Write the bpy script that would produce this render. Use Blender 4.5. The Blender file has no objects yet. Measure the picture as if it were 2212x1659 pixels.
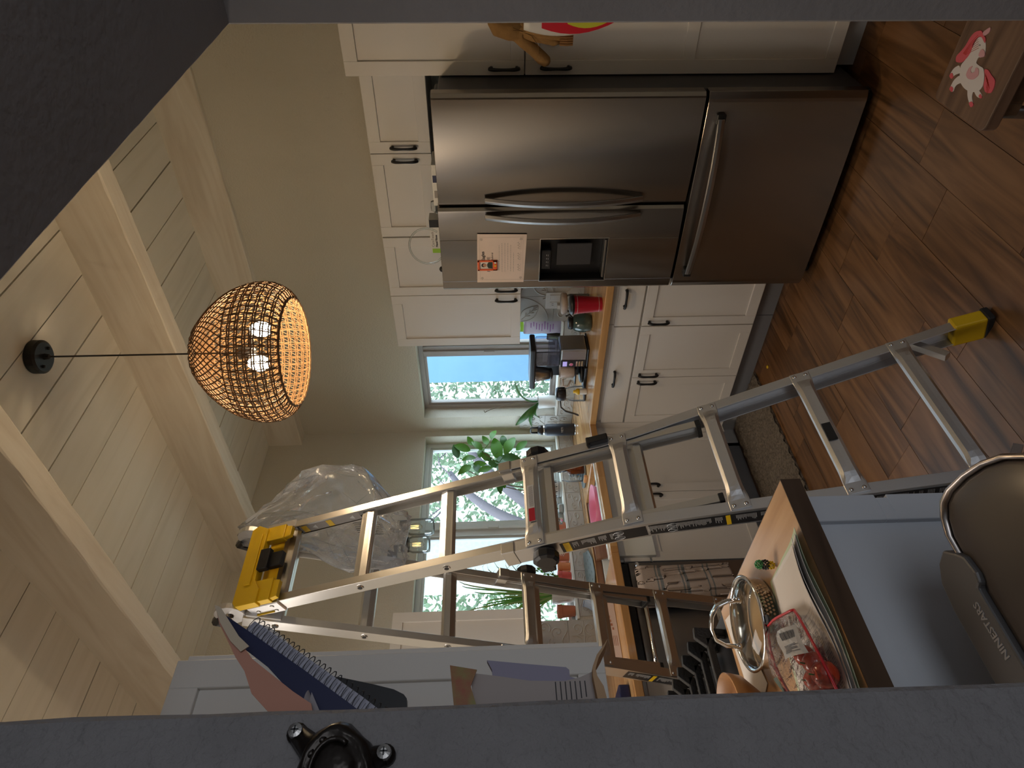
import bpy, bmesh, math, random
from mathutils import Vector, Matrix
random.seed(7)
V = Vector
sc = bpy.context.scene
COL = sc.collection
# ------------------------------------------------------------------ camera
cam_d = bpy.data.cameras.new('camera'); cam = bpy.data.objects.new('camera', cam_d); COL.objects.link(cam)
cam_d.sensor_fit = 'HORIZONTAL'; cam_d.sensor_width = 36; cam_d.lens = 1424.38/2212*36
cam_d.clip_start = 0.02; cam_d.clip_end = 200
def cam_rows(a, b, c):
    ca, sa = math.cos(a), math.sin(a)
    fwd = V((-sa*math.cos(b), ca*math.cos(b), math.sin(b))); rt = V((ca, sa, 0)); up = rt.cross(fwd)
    cr, sr = math.cos(c), math.sin(c)
    return cr*rt+sr*up, -sr*rt+cr*up, fwd
_r, _u, _f = cam_rows(*[math.radians(t) for t in (-46.88701361, -1.81510339, -1.26197963)])
# the phone was held on its side: the picture's right is the room's down
mx = Matrix((-_u, _r, -_f)).transposed().to_4x4(); mx.translation = V((0, 0, 1.55))
cam.matrix_world = mx
sc.camera = cam
# ------------------------------------------------------------------ world, lights, exposure
W = bpy.data.worlds.new('daylight'); sc.world = W; W.use_nodes = True
nb = W.node_tree.nodes['Background']; nb.inputs[0].default_value = (0.72, 0.87, 1.0, 1); nb.inputs[1].default_value = 5.6
def area(name, loc, direction, sx, sy, power, color):
    d = bpy.data.lights.new(name, 'AREA'); d.shape = 'RECTANGLE'; d.size = sx; d.size_y = sy; d.energy = power; d.color = color
    o = bpy.data.objects.new(name, d); COL.objects.link(o); o.location = loc
    o.rotation_euler = V(direction).to_track_quat('-Z', 'Y').to_euler(); return o
area('kitchen_fill', (0.2, 2.4, 2.55), (0.0, 0.0, -1), 0.9, 1.2, 26, (1.0, 0.90, 0.80))  # added fill lamp out of view, brightens the kitchen, no actual fixture
area('hall_window_light', (0.0, -2.6, 1.3), (0.2, 1, 0.05), 2.2, 1.6, 22, (0.88, 0.93, 1.0))
sc.view_settings.view_transform = 'Standard'; sc.view_settings.look = 'None'
sc.view_settings.gamma = 1; sc.view_settings.use_curve_mapping = False
sc.view_settings.exposure = -0.05
try:
    sc.cycles.use_denoising = True; sc.cycles.max_bounces = 10; sc.cycles.transparent_max_bounces = 24
    sc.cycles.caustics_reflective = False; sc.cycles.caustics_refractive = False; sc.cycles.sample_clamp_indirect = 6
except Exception: pass
# ------------------------------------------------------------------ materials
def mat(name, col, rough=0.5, metal=0.0, bump=0.0, bscale=60, var=0.0, vscale=8, stretch=(1, 1, 1), emit=None, estr=0, alpha=None, aniso=0, tangent=None, spec=None, coat=0, trans=0, col2=None, detail=3):
    m = bpy.data.materials.new(name); m.use_nodes = True; nt = m.node_tree; b = nt.nodes['Principled BSDF']
    b.inputs['Base Color'].default_value = (*col, 1); b.inputs['Roughness'].default_value = rough; b.inputs['Metallic'].default_value = metal
    if spec is not None: b.inputs['Specular IOR Level'].default_value = spec
    if coat: b.inputs['Coat Weight'].default_value = coat; b.inputs['Coat Roughness'].default_value = 0.15
    if trans: b.inputs['Transmission Weight'].default_value = trans
    if bump or var:
        tc = nt.nodes.new('ShaderNodeTexCoord'); mp = nt.nodes.new('ShaderNodeMapping'); mp.inputs['Scale'].default_value = stretch
        nt.links.new(tc.outputs['Object'], mp.inputs[0])
    if bump:
        n = nt.nodes.new('ShaderNodeTexNoise'); n.inputs['Scale'].default_value = bscale; n.inputs['Detail'].default_value = detail
        nt.links.new(mp.outputs[0], n.inputs[0]); bp = nt.nodes.new('ShaderNodeBump'); bp.inputs['Strength'].default_value = bump; bp.inputs['Distance'].default_value = 0.004
        nt.links.new(n.outputs[0], bp.inputs['Height']); nt.links.new(bp.outputs[0], b.inputs['Normal'])
    if var:
        n = nt.nodes.new('ShaderNodeTexNoise'); n.inputs['Scale'].default_value = vscale; n.inputs['Detail'].default_value = 5
        nt.links.new(mp.outputs[0], n.inputs[0]); r = nt.nodes.new('ShaderNodeValToRGB')
        c2 = col2 if col2 else tuple(c*(1-var) for c in col)
        r.color_ramp.elements[0].color = (*c2, 1); r.color_ramp.elements[1].color = (*col, 1)
        r.color_ramp.elements[0].position = 0.35; r.color_ramp.elements[1].position = 0.62
        nt.links.new(n.outputs[0], r.inputs[0]); nt.links.new(r.outputs[0], b.inputs['Base Color'])
    if aniso:
        b.inputs['Anisotropic'].default_value = aniso; b.inputs['Anisotropic Rotation'].default_value = .25
        t = nt.nodes.new('ShaderNodeTangent'); t.direction_type = 'RADIAL'; t.axis = tangent or 'Z'
        nt.links.new(t.outputs[0], b.inputs['Tangent'])
    if emit: b.inputs['Emission Color'].default_value = (*emit, 1); b.inputs['Emission Strength'].default_value = estr
    return m
def clear_mat(name, tint=(1, 1, 1), gloss=0.12, haze=0.0, hazecol=(.9, .9, .9), rough=0.05, bump=0, bscale=20):
    m = bpy.data.materials.new(name); m.use_nodes = True; nt = m.node_tree; nt.nodes.remove(nt.nodes['Principled BSDF'])
    out = nt.nodes['Material Output']; t = nt.nodes.new('ShaderNodeBsdfTransparent'); t.inputs[0].default_value = (*tint, 1)
    g = nt.nodes.new('ShaderNodeBsdfGlossy'); g.inputs['Roughness'].default_value = rough
    lw = nt.nodes.new('ShaderNodeLayerWeight'); lw.inputs[0].default_value = gloss
    mx_ = nt.nodes.new('ShaderNodeMixShader'); nt.links.new(lw.outputs['Fresnel'], mx_.inputs[0]); nt.links.new(t.outputs[0], mx_.inputs[1]); nt.links.new(g.outputs[0], mx_.inputs[2])
    if bump:
        n = nt.nodes.new('ShaderNodeTexNoise'); n.inputs['Scale'].default_value = bscale; n.inputs['Detail'].default_value = 4
        tc = nt.nodes.new('ShaderNodeTexCoord'); nt.links.new(tc.outputs['Object'], n.inputs[0])
        bp = nt.nodes.new('ShaderNodeBump'); bp.inputs['Strength'].default_value = bump; bp.inputs['Distance'].default_value = 0.02
        nt.links.new(n.outputs[0], bp.inputs['Height']); nt.links.new(bp.outputs[0], g.inputs['Normal']); nt.links.new(bp.outputs[0], lw.inputs['Normal'])
    last = mx_
    if haze:
        d = nt.nodes.new('ShaderNodeBsdfTranslucent'); d.inputs[0].default_value = (*hazecol, 1)
        d2 = nt.nodes.new('ShaderNodeBsdfDiffuse'); d2.inputs[0].default_value = (*hazecol, 1)
        a = nt.nodes.new('ShaderNodeMixShader'); a.inputs[0].default_value = .5; nt.links.new(d.outputs[0], a.inputs[1]); nt.links.new(d2.outputs[0], a.inputs[2])
        h = nt.nodes.new('ShaderNodeMixShader'); h.inputs[0].default_value = haze; nt.links.new(mx_.outputs[0], h.inputs[1]); nt.links.new(a.outputs[0], h.inputs[2]); last = h
    nt.links.new(last.outputs[0], out.inputs[0]); return m
def plank_mat(name, c1, c2, c3, axis=0, scale=1.0, rough=0.35, rnd=0.5, bump=0.15):
    """wood grain that runs along one axis and differs from piece to piece"""
    m = bpy.data.materials.new(name); m.use_nodes = True; nt = m.node_tree; b = nt.nodes['Principled BSDF']; b.inputs['Roughness'].default_value = rough
    tc = nt.nodes.new('ShaderNodeTexCoord'); mp = nt.nodes.new('ShaderNodeMapping'); s = [14*scale, 14*scale, 14*scale]; s[axis] = 1.3*scale; mp.inputs['Scale'].default_value = s
    oi = nt.nodes.new('ShaderNodeObjectInfo'); add = nt.nodes.new('ShaderNodeVectorMath'); add.operation = 'ADD'
    mul = nt.nodes.new('ShaderNodeMath'); mul.operation = 'MULTIPLY'; mul.inputs[1].default_value = 37
    nt.links.new(oi.outputs['Random'], mul.inputs[0]); nt.links.new(tc.outputs['Object'], add.inputs[0]); nt.links.new(mul.outputs[0], add.inputs[1]); nt.links.new(add.outputs[0], mp.inputs[0])
    n = nt.nodes.new('ShaderNodeTexNoise'); n.inputs['Scale'].default_value = 1.0; n.inputs['Detail'].default_value = 6; n.inputs['Distortion'].default_value = 1.6; nt.links.new(mp.outputs[0], n.inputs[0])
    r = nt.nodes.new('ShaderNodeValToRGB'); e = r.color_ramp.elements; e[0].position = .3; e[0].color = (*c1, 1); e[1].position = .72; e[1].color = (*c3, 1); k = e.new(.5); k.color = (*c2, 1)
    nt.links.new(n.outputs[0], r.inputs[0])
    hs = nt.nodes.new('ShaderNodeHueSaturation'); ma = nt.nodes.new('ShaderNodeMapRange'); ma.inputs[3].default_value = 1-rnd/2; ma.inputs[4].default_value = 1+rnd/2
    nt.links.new(oi.outputs['Random'], ma.inputs[0]); nt.links.new(ma.outputs[0], hs.inputs['Value']); nt.links.new(r.outputs[0], hs.inputs['Color']); nt.links.new(hs.outputs[0], b.inputs['Base Color'])
    bp = nt.nodes.new('ShaderNodeBump'); bp.inputs['Strength'].default_value = bump; bp.inputs['Distance'].default_value = 0.002; nt.links.new(n.outputs[0], bp.inputs['Height']); nt.links.new(bp.outputs[0], b.inputs['Normal'])
    return m
def block_mat(name, axis):
    """butcher block: narrow glued staves of slightly different tone"""
    m = bpy.data.materials.new(name); m.use_nodes = True; nt = m.node_tree; b = nt.nodes['Principled BSDF']; b.inputs['Roughness'].default_value = 0.16
    tc = nt.nodes.new('ShaderNodeTexCoord'); br = nt.nodes.new('ShaderNodeTexBrick'); mp = nt.nodes.new('ShaderNodeMapping')
    if axis == 1: mp.inputs['Rotation'].default_value = (0, 0, math.pi/2)
    nt.links.new(tc.outputs['Object'], mp.inputs[0]); nt.links.new(mp.outputs[0], br.inputs[0])
    br.inputs['Scale'].default_value = 1; br.inputs['Brick Width'].default_value = 0.45; br.inputs['Row Height'].default_value = 0.042; br.inputs['Mortar Size'].default_value = 0.0
    br.inputs['Color1'].default_value = (.66, .39, .17, 1); br.inputs['Color2'].default_value = (.50, .26, .10, 1); br.inputs['Bias'].default_value = 0
    n = nt.nodes.new('ShaderNodeTexNoise'); mp2 = nt.nodes.new('ShaderNodeMapping'); s = [40, 40, 40]; s[axis] = 3; mp2.inputs['Scale'].default_value = s
    nt.links.new(tc.outputs['Object'], mp2.inputs[0]); nt.links.new(mp2.outputs[0], n.inputs[0]); n.inputs['Scale'].default_value = 1
    mx_ = nt.nodes.new('ShaderNodeMix'); mx_.data_type = 'RGBA'; mx_.blend_type = 'MULTIPLY'; mx_.inputs[0].default_value = 0.45
    r = nt.nodes.new('ShaderNodeValToRGB'); r.color_ramp.elements[0].color = (.55, .5, .42, 1); r.color_ramp.elements[0].position = .35; r.color_ramp.elements[1].position = .65; nt.links.new(n.outputs[0], r.inputs[0])
    nt.links.new(br.outputs[0], mx_.inputs[6]); nt.links.new(r.outputs[0], mx_.inputs[7]); nt.links.new(mx_.outputs[2], b.inputs['Base Color'])
    return m
G = {}
G['wall'] = mat('kitchen wall paint', (.60, .565, .485), .85, bump=.8, bscale=110, detail=2)
G['recess'] = mat('window recess plaster', (.74, .74, .68), .8, bump=.4, bscale=90)
G['grey'] = mat('grey hall paint', (.205, .194, .196), .75, bump=1.0, bscale=130, var=.12, vscale=25, detail=4)
G['grey2'] = mat('smooth grey paint', (.235, .222, .224), .7, bump=.5, bscale=60, var=.08, vscale=6)
G['white'] = mat('white cabinet paint', (.72, .69, .65), .42, bump=.05, bscale=200)
G['whitegrey'] = mat('island panel paint', (.60, .63, .68), .55, bump=.12, bscale=150)
G['kick'] = mat('grey toe kick', (.26, .26, .27), .5)
G['ceil'] = plank_mat('whitewashed ceiling board', (.70, .66, .57), (.76, .72, .63), (.79, .75, .67), axis=0, scale=.6, rough=.7, rnd=.08, bump=.4)
G['beam'] = plank_mat('painted rough beam', (.64, .57, .48), (.72, .66, .57), (.78, .73, .65), axis=1, scale=.8, rough=.8, rnd=.03, bump=.9)
G['hallceil'] = mat('hall ceiling paint', (.6, .6, .6), .9)
G['gap'] = mat('dark board gap', (.06, .045, .035), .9)
G['floor'] = plank_mat('brown wood floor', (.060, .027, .011), (.165, .077, .030), (.250, .126, .055), axis=0, scale=1.0, rough=.36, rnd=.20)
G['grout'] = mat('dark floor joint', (.05, .025, .015), .9)
G['blockx'] = block_mat('butcher block along x', 0); G['blocky'] = block_mat('butcher block along y', 1)
G['islandtop'] = plank_mat('pale island board', (.42, .24, .12), (.52, .31, .16), (.60, .39, .22), axis=1, scale=.6, rough=.3, rnd=0, bump=.05)
G['walnut'] = plank_mat('dark board edge', (.045, .025, .014), (.075, .042, .024), (.10, .06, .035), axis=0, scale=1, rough=.35, rnd=0)
G['steel'] = mat('brushed stainless steel', (.30, .275, .25), .22, 1.0, aniso=.90, bump=.02, bscale=2, stretch=(1, 1, 300))
G['steelx'] = mat('plain brushed steel', (.38, .37, .36), .32, 1.0, bump=.03, bscale=3, stretch=(1, 1, 200))
G['chrome'] = mat('chrome', (.75, .75, .76), .08, 1.0)
G['alu'] = mat('ladder aluminium', (.72, .71, .69), .33, 1.0, bump=.05, bscale=400, stretch=(1, 1, .02), var=.12, vscale=3)
G['alud'] = mat('scuffed aluminium', (.66, .66, .67), .42, 1.0, bump=.1, bscale=60)
G['fside'] = mat('dark grey fridge side', (.045, .045, .05), .42)
G['black'] = mat('black plastic', (.012, .012, .014), .35)
G['blackm'] = mat('matt black metal', (.010, .010, .011), .42, spec=.4)
G['iron'] = mat('black cast iron', (.015, .015, .016), .55, bump=.5, bscale=120)
G['bronze'] = mat('oil rubbed bronze casting', (.022, .017, .014), .28, .6, bump=.7, bscale=45)
G['rubber'] = mat('black rubber', (.012, .012, .012), .7)
G['yellow'] = mat('yellow plastic', (.72, .46, .012), .42)
G['labelblack'] = mat('black warning label', (.012, .012, .014), .4)
G['labelwhite'] = mat('label print', (.55, .55, .55), .6)
G['glass'] = clear_mat('window glass', (.97, .99, 1), .06)
G['frame'] = mat('beige vinyl window frame', (.36, .33, .31), .5)
G['framew'] = mat('pale window frame', (.60, .62, .60), .5)
G['paper'] = mat('white paper', (.70, .66, .62), .8)
G['parch'] = mat('parchment certificate', (.74, .62, .56), .8, var=.05, vscale=12)
G['ink'] = mat('print ink', (.03, .03, .035), .8); G['inkg'] = mat('grey print', (.30, .28, .27), .8)
G['tile'] = mat('embossed off white tile', (.46, .44, .40), .28, bump=.1, bscale=60)
G['red'] = mat('red cup', (.42, .012, .03), .35); G['pink'] = mat('pink bowl', (.72, .17, .28), .4)
G['terra'] = mat('terracotta', (.50, .16, .08), .7, var=.1); G['soil'] = mat('soil', (.05, .03, .02), .9)
G['leaf'] = mat('green leaf', (.10, .30, .03), .4, var=.35, vscale=12); G['leafd'] = mat('dark green leaf', (.045, .15, .025), .4, var=.3, vscale=12)
G['leafl'] = mat('pale striped leaf', (.30, .40, .12), .5, var=.3, vscale=20); G['stem'] = mat('brown stem', (.12, .08, .04), .7)
G['whitepot'] = mat('white pot', (.68, .68, .66), .35); G['navy'] = mat('navy bottle coating', (.008, .012, .022), .5)
G['cane'] = mat('woven seagrass cane', (.17, .092, .038), .7, bump=.5, bscale=200)
G['bulb'] = mat('lit bulb', (1, .9, .75), .5, emit=(1.0, .75, .46), estr=285)
G['filament'] = mat('glowing filament', (1, .7, .3), .5, emit=(1.0, .6, .2), estr=4)
G['clear'] = clear_mat('clear glass', (.93, .96, .96), .22, haze=.06)
G['bag'] = clear_mat('clear plastic film', (.95, .96, .97), .30, haze=.20, hazecol=(.90, .93, 1.0), rough=.10, bump=.45, bscale=16)
G['bagl'] = clear_mat('thin produce bag film', (.97, .96, .95), .16, haze=.05, hazecol=(.8, .7, .68), rough=.12, bump=1.0, bscale=40)
G['amber'] = clear_mat('amber glass', (.55, .20, .03), .3, haze=.25, hazecol=(.30, .09, .01))
G['blueg'] = clear_mat('blue bottle plastic', (.1, .35, .75), .2, haze=.4, hazecol=(.05, .25, .6))
G['tomato'] = mat('tomato skin', (.48, .045, .015), .2, coat=.5); G['tan'] = mat('tan suede', (.30, .165, .055), .9, bump=.5, bscale=90, var=.25, vscale=14)
G['towel'] = mat('grey beige towel weave', (.42, .34, .29), .95, bump=.35, bscale=300); G['stripe'] = mat('grey towel stripe', (.19, .20, .20), .95, bump=.8, bscale=300)
G['rug'] = mat('beige shag rug', (.22, .18, .14), .95, bump=1.0, bscale=220, var=.5, vscale=90)
G['orange'] = mat('wooden bowl', (.42, .19, .06), .4, var=.3, vscale=15)
G['notebook'] = mat('navy notebook cover', (.010, .014, .06), .35); G['folder'] = mat('salmon folder', (.50, .24, .17), .75)
G['stool'] = plank_mat('walnut stool seat', (.09, .05, .03), (.15, .085, .052), (.21, .125, .078), axis=1, scale=1.4, rough=.5, rnd=0)
G['hair'] = mat('coral pink paint', (.62, .10, .12), .6); G['uni'] = mat('white paint', (.66, .60, .56), .6); G['pale'] = mat('pale pink paint', (.62, .33, .34), .6)
G['taupe'] = mat('dark bronze bin lid', (.075, .060, .050), .38, .15); G['binbody'] = mat('stainless bin body', (.35, .32, .30), .3, 1); G['binhouse'] = mat('dark grey plastic housing', (.10, .095, .095), .4)
G['binrim'] = mat('satin steel rim', (.55, .50, .47), .3, 1); G['mug'] = mat('speckled stoneware', (.55, .47, .42), .4, var=.12, vscale=60)
G['lilac'] = mat('lilac printed pouch', (.46, .38, .46), .35); G['green'] = mat('lime green pouch', (.30, .55, .04), .4); G['choc'] = mat('dark brown pouch', (.06, .045, .02), .4)
G['board'] = plank_mat('brown board', (.14, .06, .03), (.20, .09, .045), (.26, .13, .07), axis=0, rnd=0, rough=.3); G['sink'] = mat('white sink enamel', (.75, .76, .72), .15)
G['orangep'] = mat('orange photo frame', (.75, .13, .04), .5); G['skin'] = mat('photo skin tone', (.50, .27, .18), .7); G['dgreen'] = mat('photo dark jumper', (.03, .05, .04), .7)
G['bluegrey'] = mat('blue grey leaf cloth', (.22, .27, .28), .8); G['pinkbox'] = mat('pale pink carton', (.58, .48, .45), .7); G['carton'] = mat('white carton', (.68, .67, .64), .6)
G['stucco'] = mat('house stucco', (.50, .50, .48), .9, bump=1, bscale=25, var=.12, vscale=20); G['bark'] = mat('tree bark', (.13, .11, .12), .9, bump=1, bscale=20)  # stucco has the house wall's own pale tone
G['ground'] = mat('garden ground', (.40, .42, .34), .9, var=.3, vscale=2); G['hedge'] = mat('hedge leaves', (.34, .44, .30), .8, var=.5, vscale=9); G['bluewall'] = mat('blue siding', (.13, .25, .40), .8, var=.05, vscale=3)  # the siding is plain blue by itself
# ------------------------------------------------------------------ mesh helpers
def root_loc(o):
    p = V((0, 0, 0))
    while o is not None: p += o.location; o = o.parent
    return p
class MB:
    def __init__(s): s.v = []; s.f = []; s.fm = []; s.m = 0
    def add(s, vs, fs):
        k = len(s.v); s.v += [tuple(v) for v in vs]; s.f += [tuple(i+k for i in f) for f in fs]; s.fm += [s.m]*len(fs); return s
    def box(s, x0, x1, y0, y1, z0, z1):
        if x0 > x1: x0, x1 = x1, x0
        if y0 > y1: y0, y1 = y1, y0
        if z0 > z1: z0, z1 = z1, z0
        return s.add([(x0, y0, z0), (x1, y0, z0), (x1, y1, z0), (x0, y1, z0), (x0, y0, z1), (x1, y0, z1), (x1, y1, z1), (x0, y1, z1)],
                     [(3, 2, 1, 0), (4, 5, 6, 7), (0, 1, 5, 4), (1, 2, 6, 5), (2, 3, 7, 6), (3, 0, 4, 7)])
    def obox(s, c, ax, ay, az):
        c, ax, ay, az = V(c), V(ax), V(ay), V(az)
        if ax.cross(ay).dot(az) < 0: az = -az
        P = [c+ax*i+ay*j+az*k for k in (-1, 1) for (i, j) in ((-1, -1), (1, -1), (1, 1), (-1, 1))]
        return s.add(P, [(3, 2, 1, 0), (4, 5, 6, 7), (0, 1, 5, 4), (1, 2, 6, 5), (2, 3, 7, 6), (3, 0, 4, 7)])
    def loops(s, L, closed=True, cap=True):
        n = len(L[0]); vs = [p for l in L for p in l]; fs = []
        for i in range(len(L)-1):
            for j in range(n if closed else n-1):
                a = i*n+j; b = i*n+(j+1) % n; fs.append((a, b, b+n, a+n))
        if cap and closed: fs.append(tuple(range(n-1, -1, -1))); fs.append(tuple(range((len(L)-1)*n, len(L)*n)))
        return s.add(vs, fs)
    def tube(s, pts, r, n=8, cap=True, closed=False, flat=None):
        pts = [V(p) for p in pts]; R_ = r if isinstance(r, (list, tuple)) else [r]*len(pts); L = []; prev = None; N = len(pts)
        for i, p in enumerate(pts):
            a = pts[(i-1) % N] if closed or i > 0 else p; b = pts[(i+1) % N] if closed or i < N-1 else p
            t = (b-a).normalized() if (b-a).length > 1e-9 else V((0, 0, 1))
            if prev is None: u = t.cross(V((0, 0, 1))); u = u if u.length > .05 else t.cross(V((1, 0, 0)))
            else: u = prev-t*prev.dot(t)
            u.normalize(); w = t.cross(u); prev = u
            L.append([p+(u*math.cos(q)+w*math.sin(q))*R_[i] for q in [2*math.pi*k/n for k in range(n)]])
        if closed: L.append(L[0]); return s.loops(L, True, False)
        return s.loops(L, True, cap)
    def cyl(s, p0, p1, r, n=16, r1=None): return s.tube([p0, p1], [r, r if r1 is None else r1], n)
    def lathe(s, prof, c, n=24, axis='z', cap=True):
        c = V(c); L = []
        for r, h in prof:
            l = []
            for k in range(n):
                q = 2*math.pi*k/n; x, y = r*math.cos(q), r*math.sin(q)
                l.append(c+(V((x, y, h)) if axis == 'z' else V((h, x, y)) if axis == 'x' else V((y, h, x))))
            L.append(l)
        return s.loops(L, True, cap)
    def prism(s, pts, ext):
        ext = V(ext); A = [V(p) for p in pts]; B = [p+ext for p in A]; return s.loops([A, B])
    def sweep(s, sect, pts, right, cap=True):
        """a section (2d list) swept along pts; section x goes along 'right', y along right x tangent"""
        pts = [V(p) for p in pts]; rt = V(right).normalized(); L = []
        for i, p in enumerate(pts):
            a = pts[max(0, i-1)]; b = pts[min(len(pts)-1, i+1)]; t = (b-a).normalized(); nn = rt.cross(t).normalized()
            L.append([p+rt*x+nn*y for x, y in sect])
        return s.loops(L, True, cap)
    def build(s, name, mats, parent=None, bevel=0, seg=1, smooth=False, loc=None, autos=True):
        me = bpy.data.meshes.new(name); base = root_loc(parent) if parent is not None else V(loc) if loc is not None else V((0, 0, 0))
        if parent is not None and loc is not None: base = base+V(loc)
        me.from_pydata([V(v)-base for v in s.v], [], s.f); me.update()
        bm = bmesh.new(); bm.from_mesh(me); bmesh.ops.recalc_face_normals(bm, faces=bm.faces)
        bm.to_mesh(me); bm.free()
        ml = mats if isinstance(mats, (list, tuple)) else [mats]
        for m in ml: me.materials.append(m)
        for p, k in zip(me.polygons, s.fm): p.material_index = k; p.use_smooth = smooth
        o = bpy.data.objects.new(name, me); COL.objects.link(o)
        if parent is not None: o.parent = parent; o.location = V(loc) if loc is not None else V((0, 0, 0))
        else: o.location = base
        if bevel:
            b = o.modifiers.new('bevel', 'BEVEL'); b.width = bevel; b.segments = seg; b.limit_method = 'ANGLE'; b.angle_limit = math.radians(40)
        return o
def tag(o, label=None, cat=None, group=None, kind=None):
    if label: o['label'] = label
    if cat: o['category'] = cat
    if group: o['group'] = group
    if kind: o['kind'] = kind
    return o
def thing(name, label, cat, loc, group=None):
    o = bpy.data.objects.new(name, None); COL.objects.link(o); o.location = loc; o.empty_display_size = .1
    return tag(o, label, cat, group)
def part_label(o, label): o['label'] = label; return o
def text(name, body, size, origin, right, up, m, parent, align='LEFT', thick=0.0004, bold=0.0):
    cu = bpy.data.curves.new(name, 'FONT'); cu.body = body; cu.size = size; cu.align_x = align; cu.align_y = 'CENTER'; cu.extrude = thick; cu.offset = bold
    cu.resolution_u = 2
    t = bpy.data.objects.new(name, cu); COL.objects.link(t); dg = bpy.context.evaluated_depsgraph_get(); me = bpy.data.meshes.new_from_object(t.evaluated_get(dg))
    bpy.data.objects.remove(t); r_ = V(right).normalized(); u_ = V(up).normalized(); n_ = r_.cross(u_)
    M_ = Matrix((r_, u_, n_)).transposed().to_4x4(); M_.translation = V(origin)-root_loc(parent); me.transform(M_)
    me.materials.clear(); me.materials.append(m); o = bpy.data.objects.new(name, me); COL.objects.link(o); o.parent = parent; return o
def bez(p0, p1, p2, n=8):
    p0, p1, p2 = V(p0), V(p1), V(p2); return [(1-t)**2*p0+2*t*(1-t)*p1+t*t*p2 for t in [i/n for i in range(n+1)]]
def leaf(mb, p0, p1, width, droop=0.0, nrm=(0, 0, 1), n=7, fold=.25):
    p0, p1 = V(p0), V(p1); d = p1-p0; side = d.cross(V(nrm)); side.normalize(); up = side.cross(d).normalized(); rows = []
    for i in range(n+1):
        t = i/n; c = p0+d*t+up*(droop*4*t*(1-t)); w = width*.5*(math.sin(math.pi*min(1, t*.93+.04))**.75)*(1.15-.35*t)
        rows.append([c-side*w+up*w*fold, c, c+side*w+up*w*fold])
    vs = [q for r_ in rows for q in r_]; fs = []
    for i in range(n):
        for j in range(2): a = i*3+j; fs.append((a, a+1, a+4, a+3))
    mb.add(vs, fs)
# ================================================================== THE ROOM
ZC = 3.17; XW = 3.36; YW = 3.61
def S(mb, name, m, **k): o = mb.build(name, m, **k); o['kind'] = 'structure'; return o
# floor slab and its boards
floor = S(MB().box(-2.5, 3.5, -3.2, 3.75, -.12, -.004), 'floor', G['grout'])
def floor_boards():
    rows = [.83+.2*i for i in range(-4, 15)]; offs = {.83: 2.205, 1.03: 2.013, 1.23: 1.60, 1.43: 1.81, 1.63: 2.25, 1.83: 1.58, 2.03: 1.98, 2.23: 2.30}
    for y in rows:
        k = min(offs, key=lambda t: abs(t-y)); o_ = offs[k] if abs(k-y) < .02 else random.uniform(0, .6)
        x = o_-.6*8
        while x < 3.3:
            x0, x1 = max(x, -1.2), min(x+.6, 3.36)
            if x1-x0 > .02 and y < 3.6:
                y1 = min(y+.2, 3.61); h = random.uniform(0, .0012); g = .0009
                MB().box(x0+g, x1-g, y+g, y1-g, -.004, h).build('floor_board', G['floor'], floor, loc=((x0+x1)/2, (y+y1)/2, 0))
            x += .6
floor_boards()
# ceiling: boards between three beams
ceiling = S(MB().box(-2.5, 3.5, -3.2, 3.75, ZC+.02, ZC+.15), 'ceiling', G['gap'])
def skew(y, x_a, x_b): return x_a+(x_b-x_a)*(y-1.0)/2.6    # the beams run a hair out of square with the wall
def ceiling_boards():
    bays = [(lambda y: skew(y, 2.42, 2.33), lambda y: 3.38), (lambda y: skew(y, 1.33, 1.27), lambda y: skew(y, 2.36, 2.27)),
            (lambda y: .30, lambda y: skew(y, 1.36, 1.27)), (lambda y: -.6, lambda y: .30)]
    y = .507-.2*8; rows = []
    while y < 3.6: rows.append(y); y += .1985
    for i, y in enumerate(rows):
        for a, b in bays:
            g = random.choice((.0020, .0032, .0036, .0034)); y0, y1 = y+g, min(y+.1985, 3.61)-g
            if y1 <= .3: continue
            x0, x1 = a((y0+y1)/2), b((y0+y1)/2); z0 = ZC+random.uniform(-.0008, .0016)
            MB().box(x0, x1, y0, y1, z0, ZC+.02).build('ceiling_board', G['ceil'], ceiling, loc=((x0+x1)/2, (y0+y1)/2, ZC))
ceiling_boards()
def wobble_beam(x0a, x1a, x0b, x1b, z0=2.935, y0=-.2, y1=3.61):
    mb = MB(); L = []; n = 40
    for i in range(n+1):
        t = i/n; y = y0+(y1-y0)*t; q = (y-1.0)/2.6
        a = x0a+(x0b-x0a)*q; b = x1a+(x1b-x1a)*q; j = lambda: random.uniform(-.0022, .0022)
        L.append([(a+j(), y, z0+.004+j()), (a+.006, y, z0+j()*.5), (b-.006, y, z0+j()*.5), (b+j(), y, z0+.004+j()), (b, y, ZC+.004), (a, y, ZC+.004)])
    mb.loops(L); return mb
for i, args in enumerate([(3.335, 3.415, 3.255, 3.37), (2.295, 2.392, 2.228, 2.335), (1.292, 1.385, 1.235, 1.325), (.22, .32, .20, .30)]):
    wobble_beam(*args).build('beam', G['beam'], ceiling)
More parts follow.
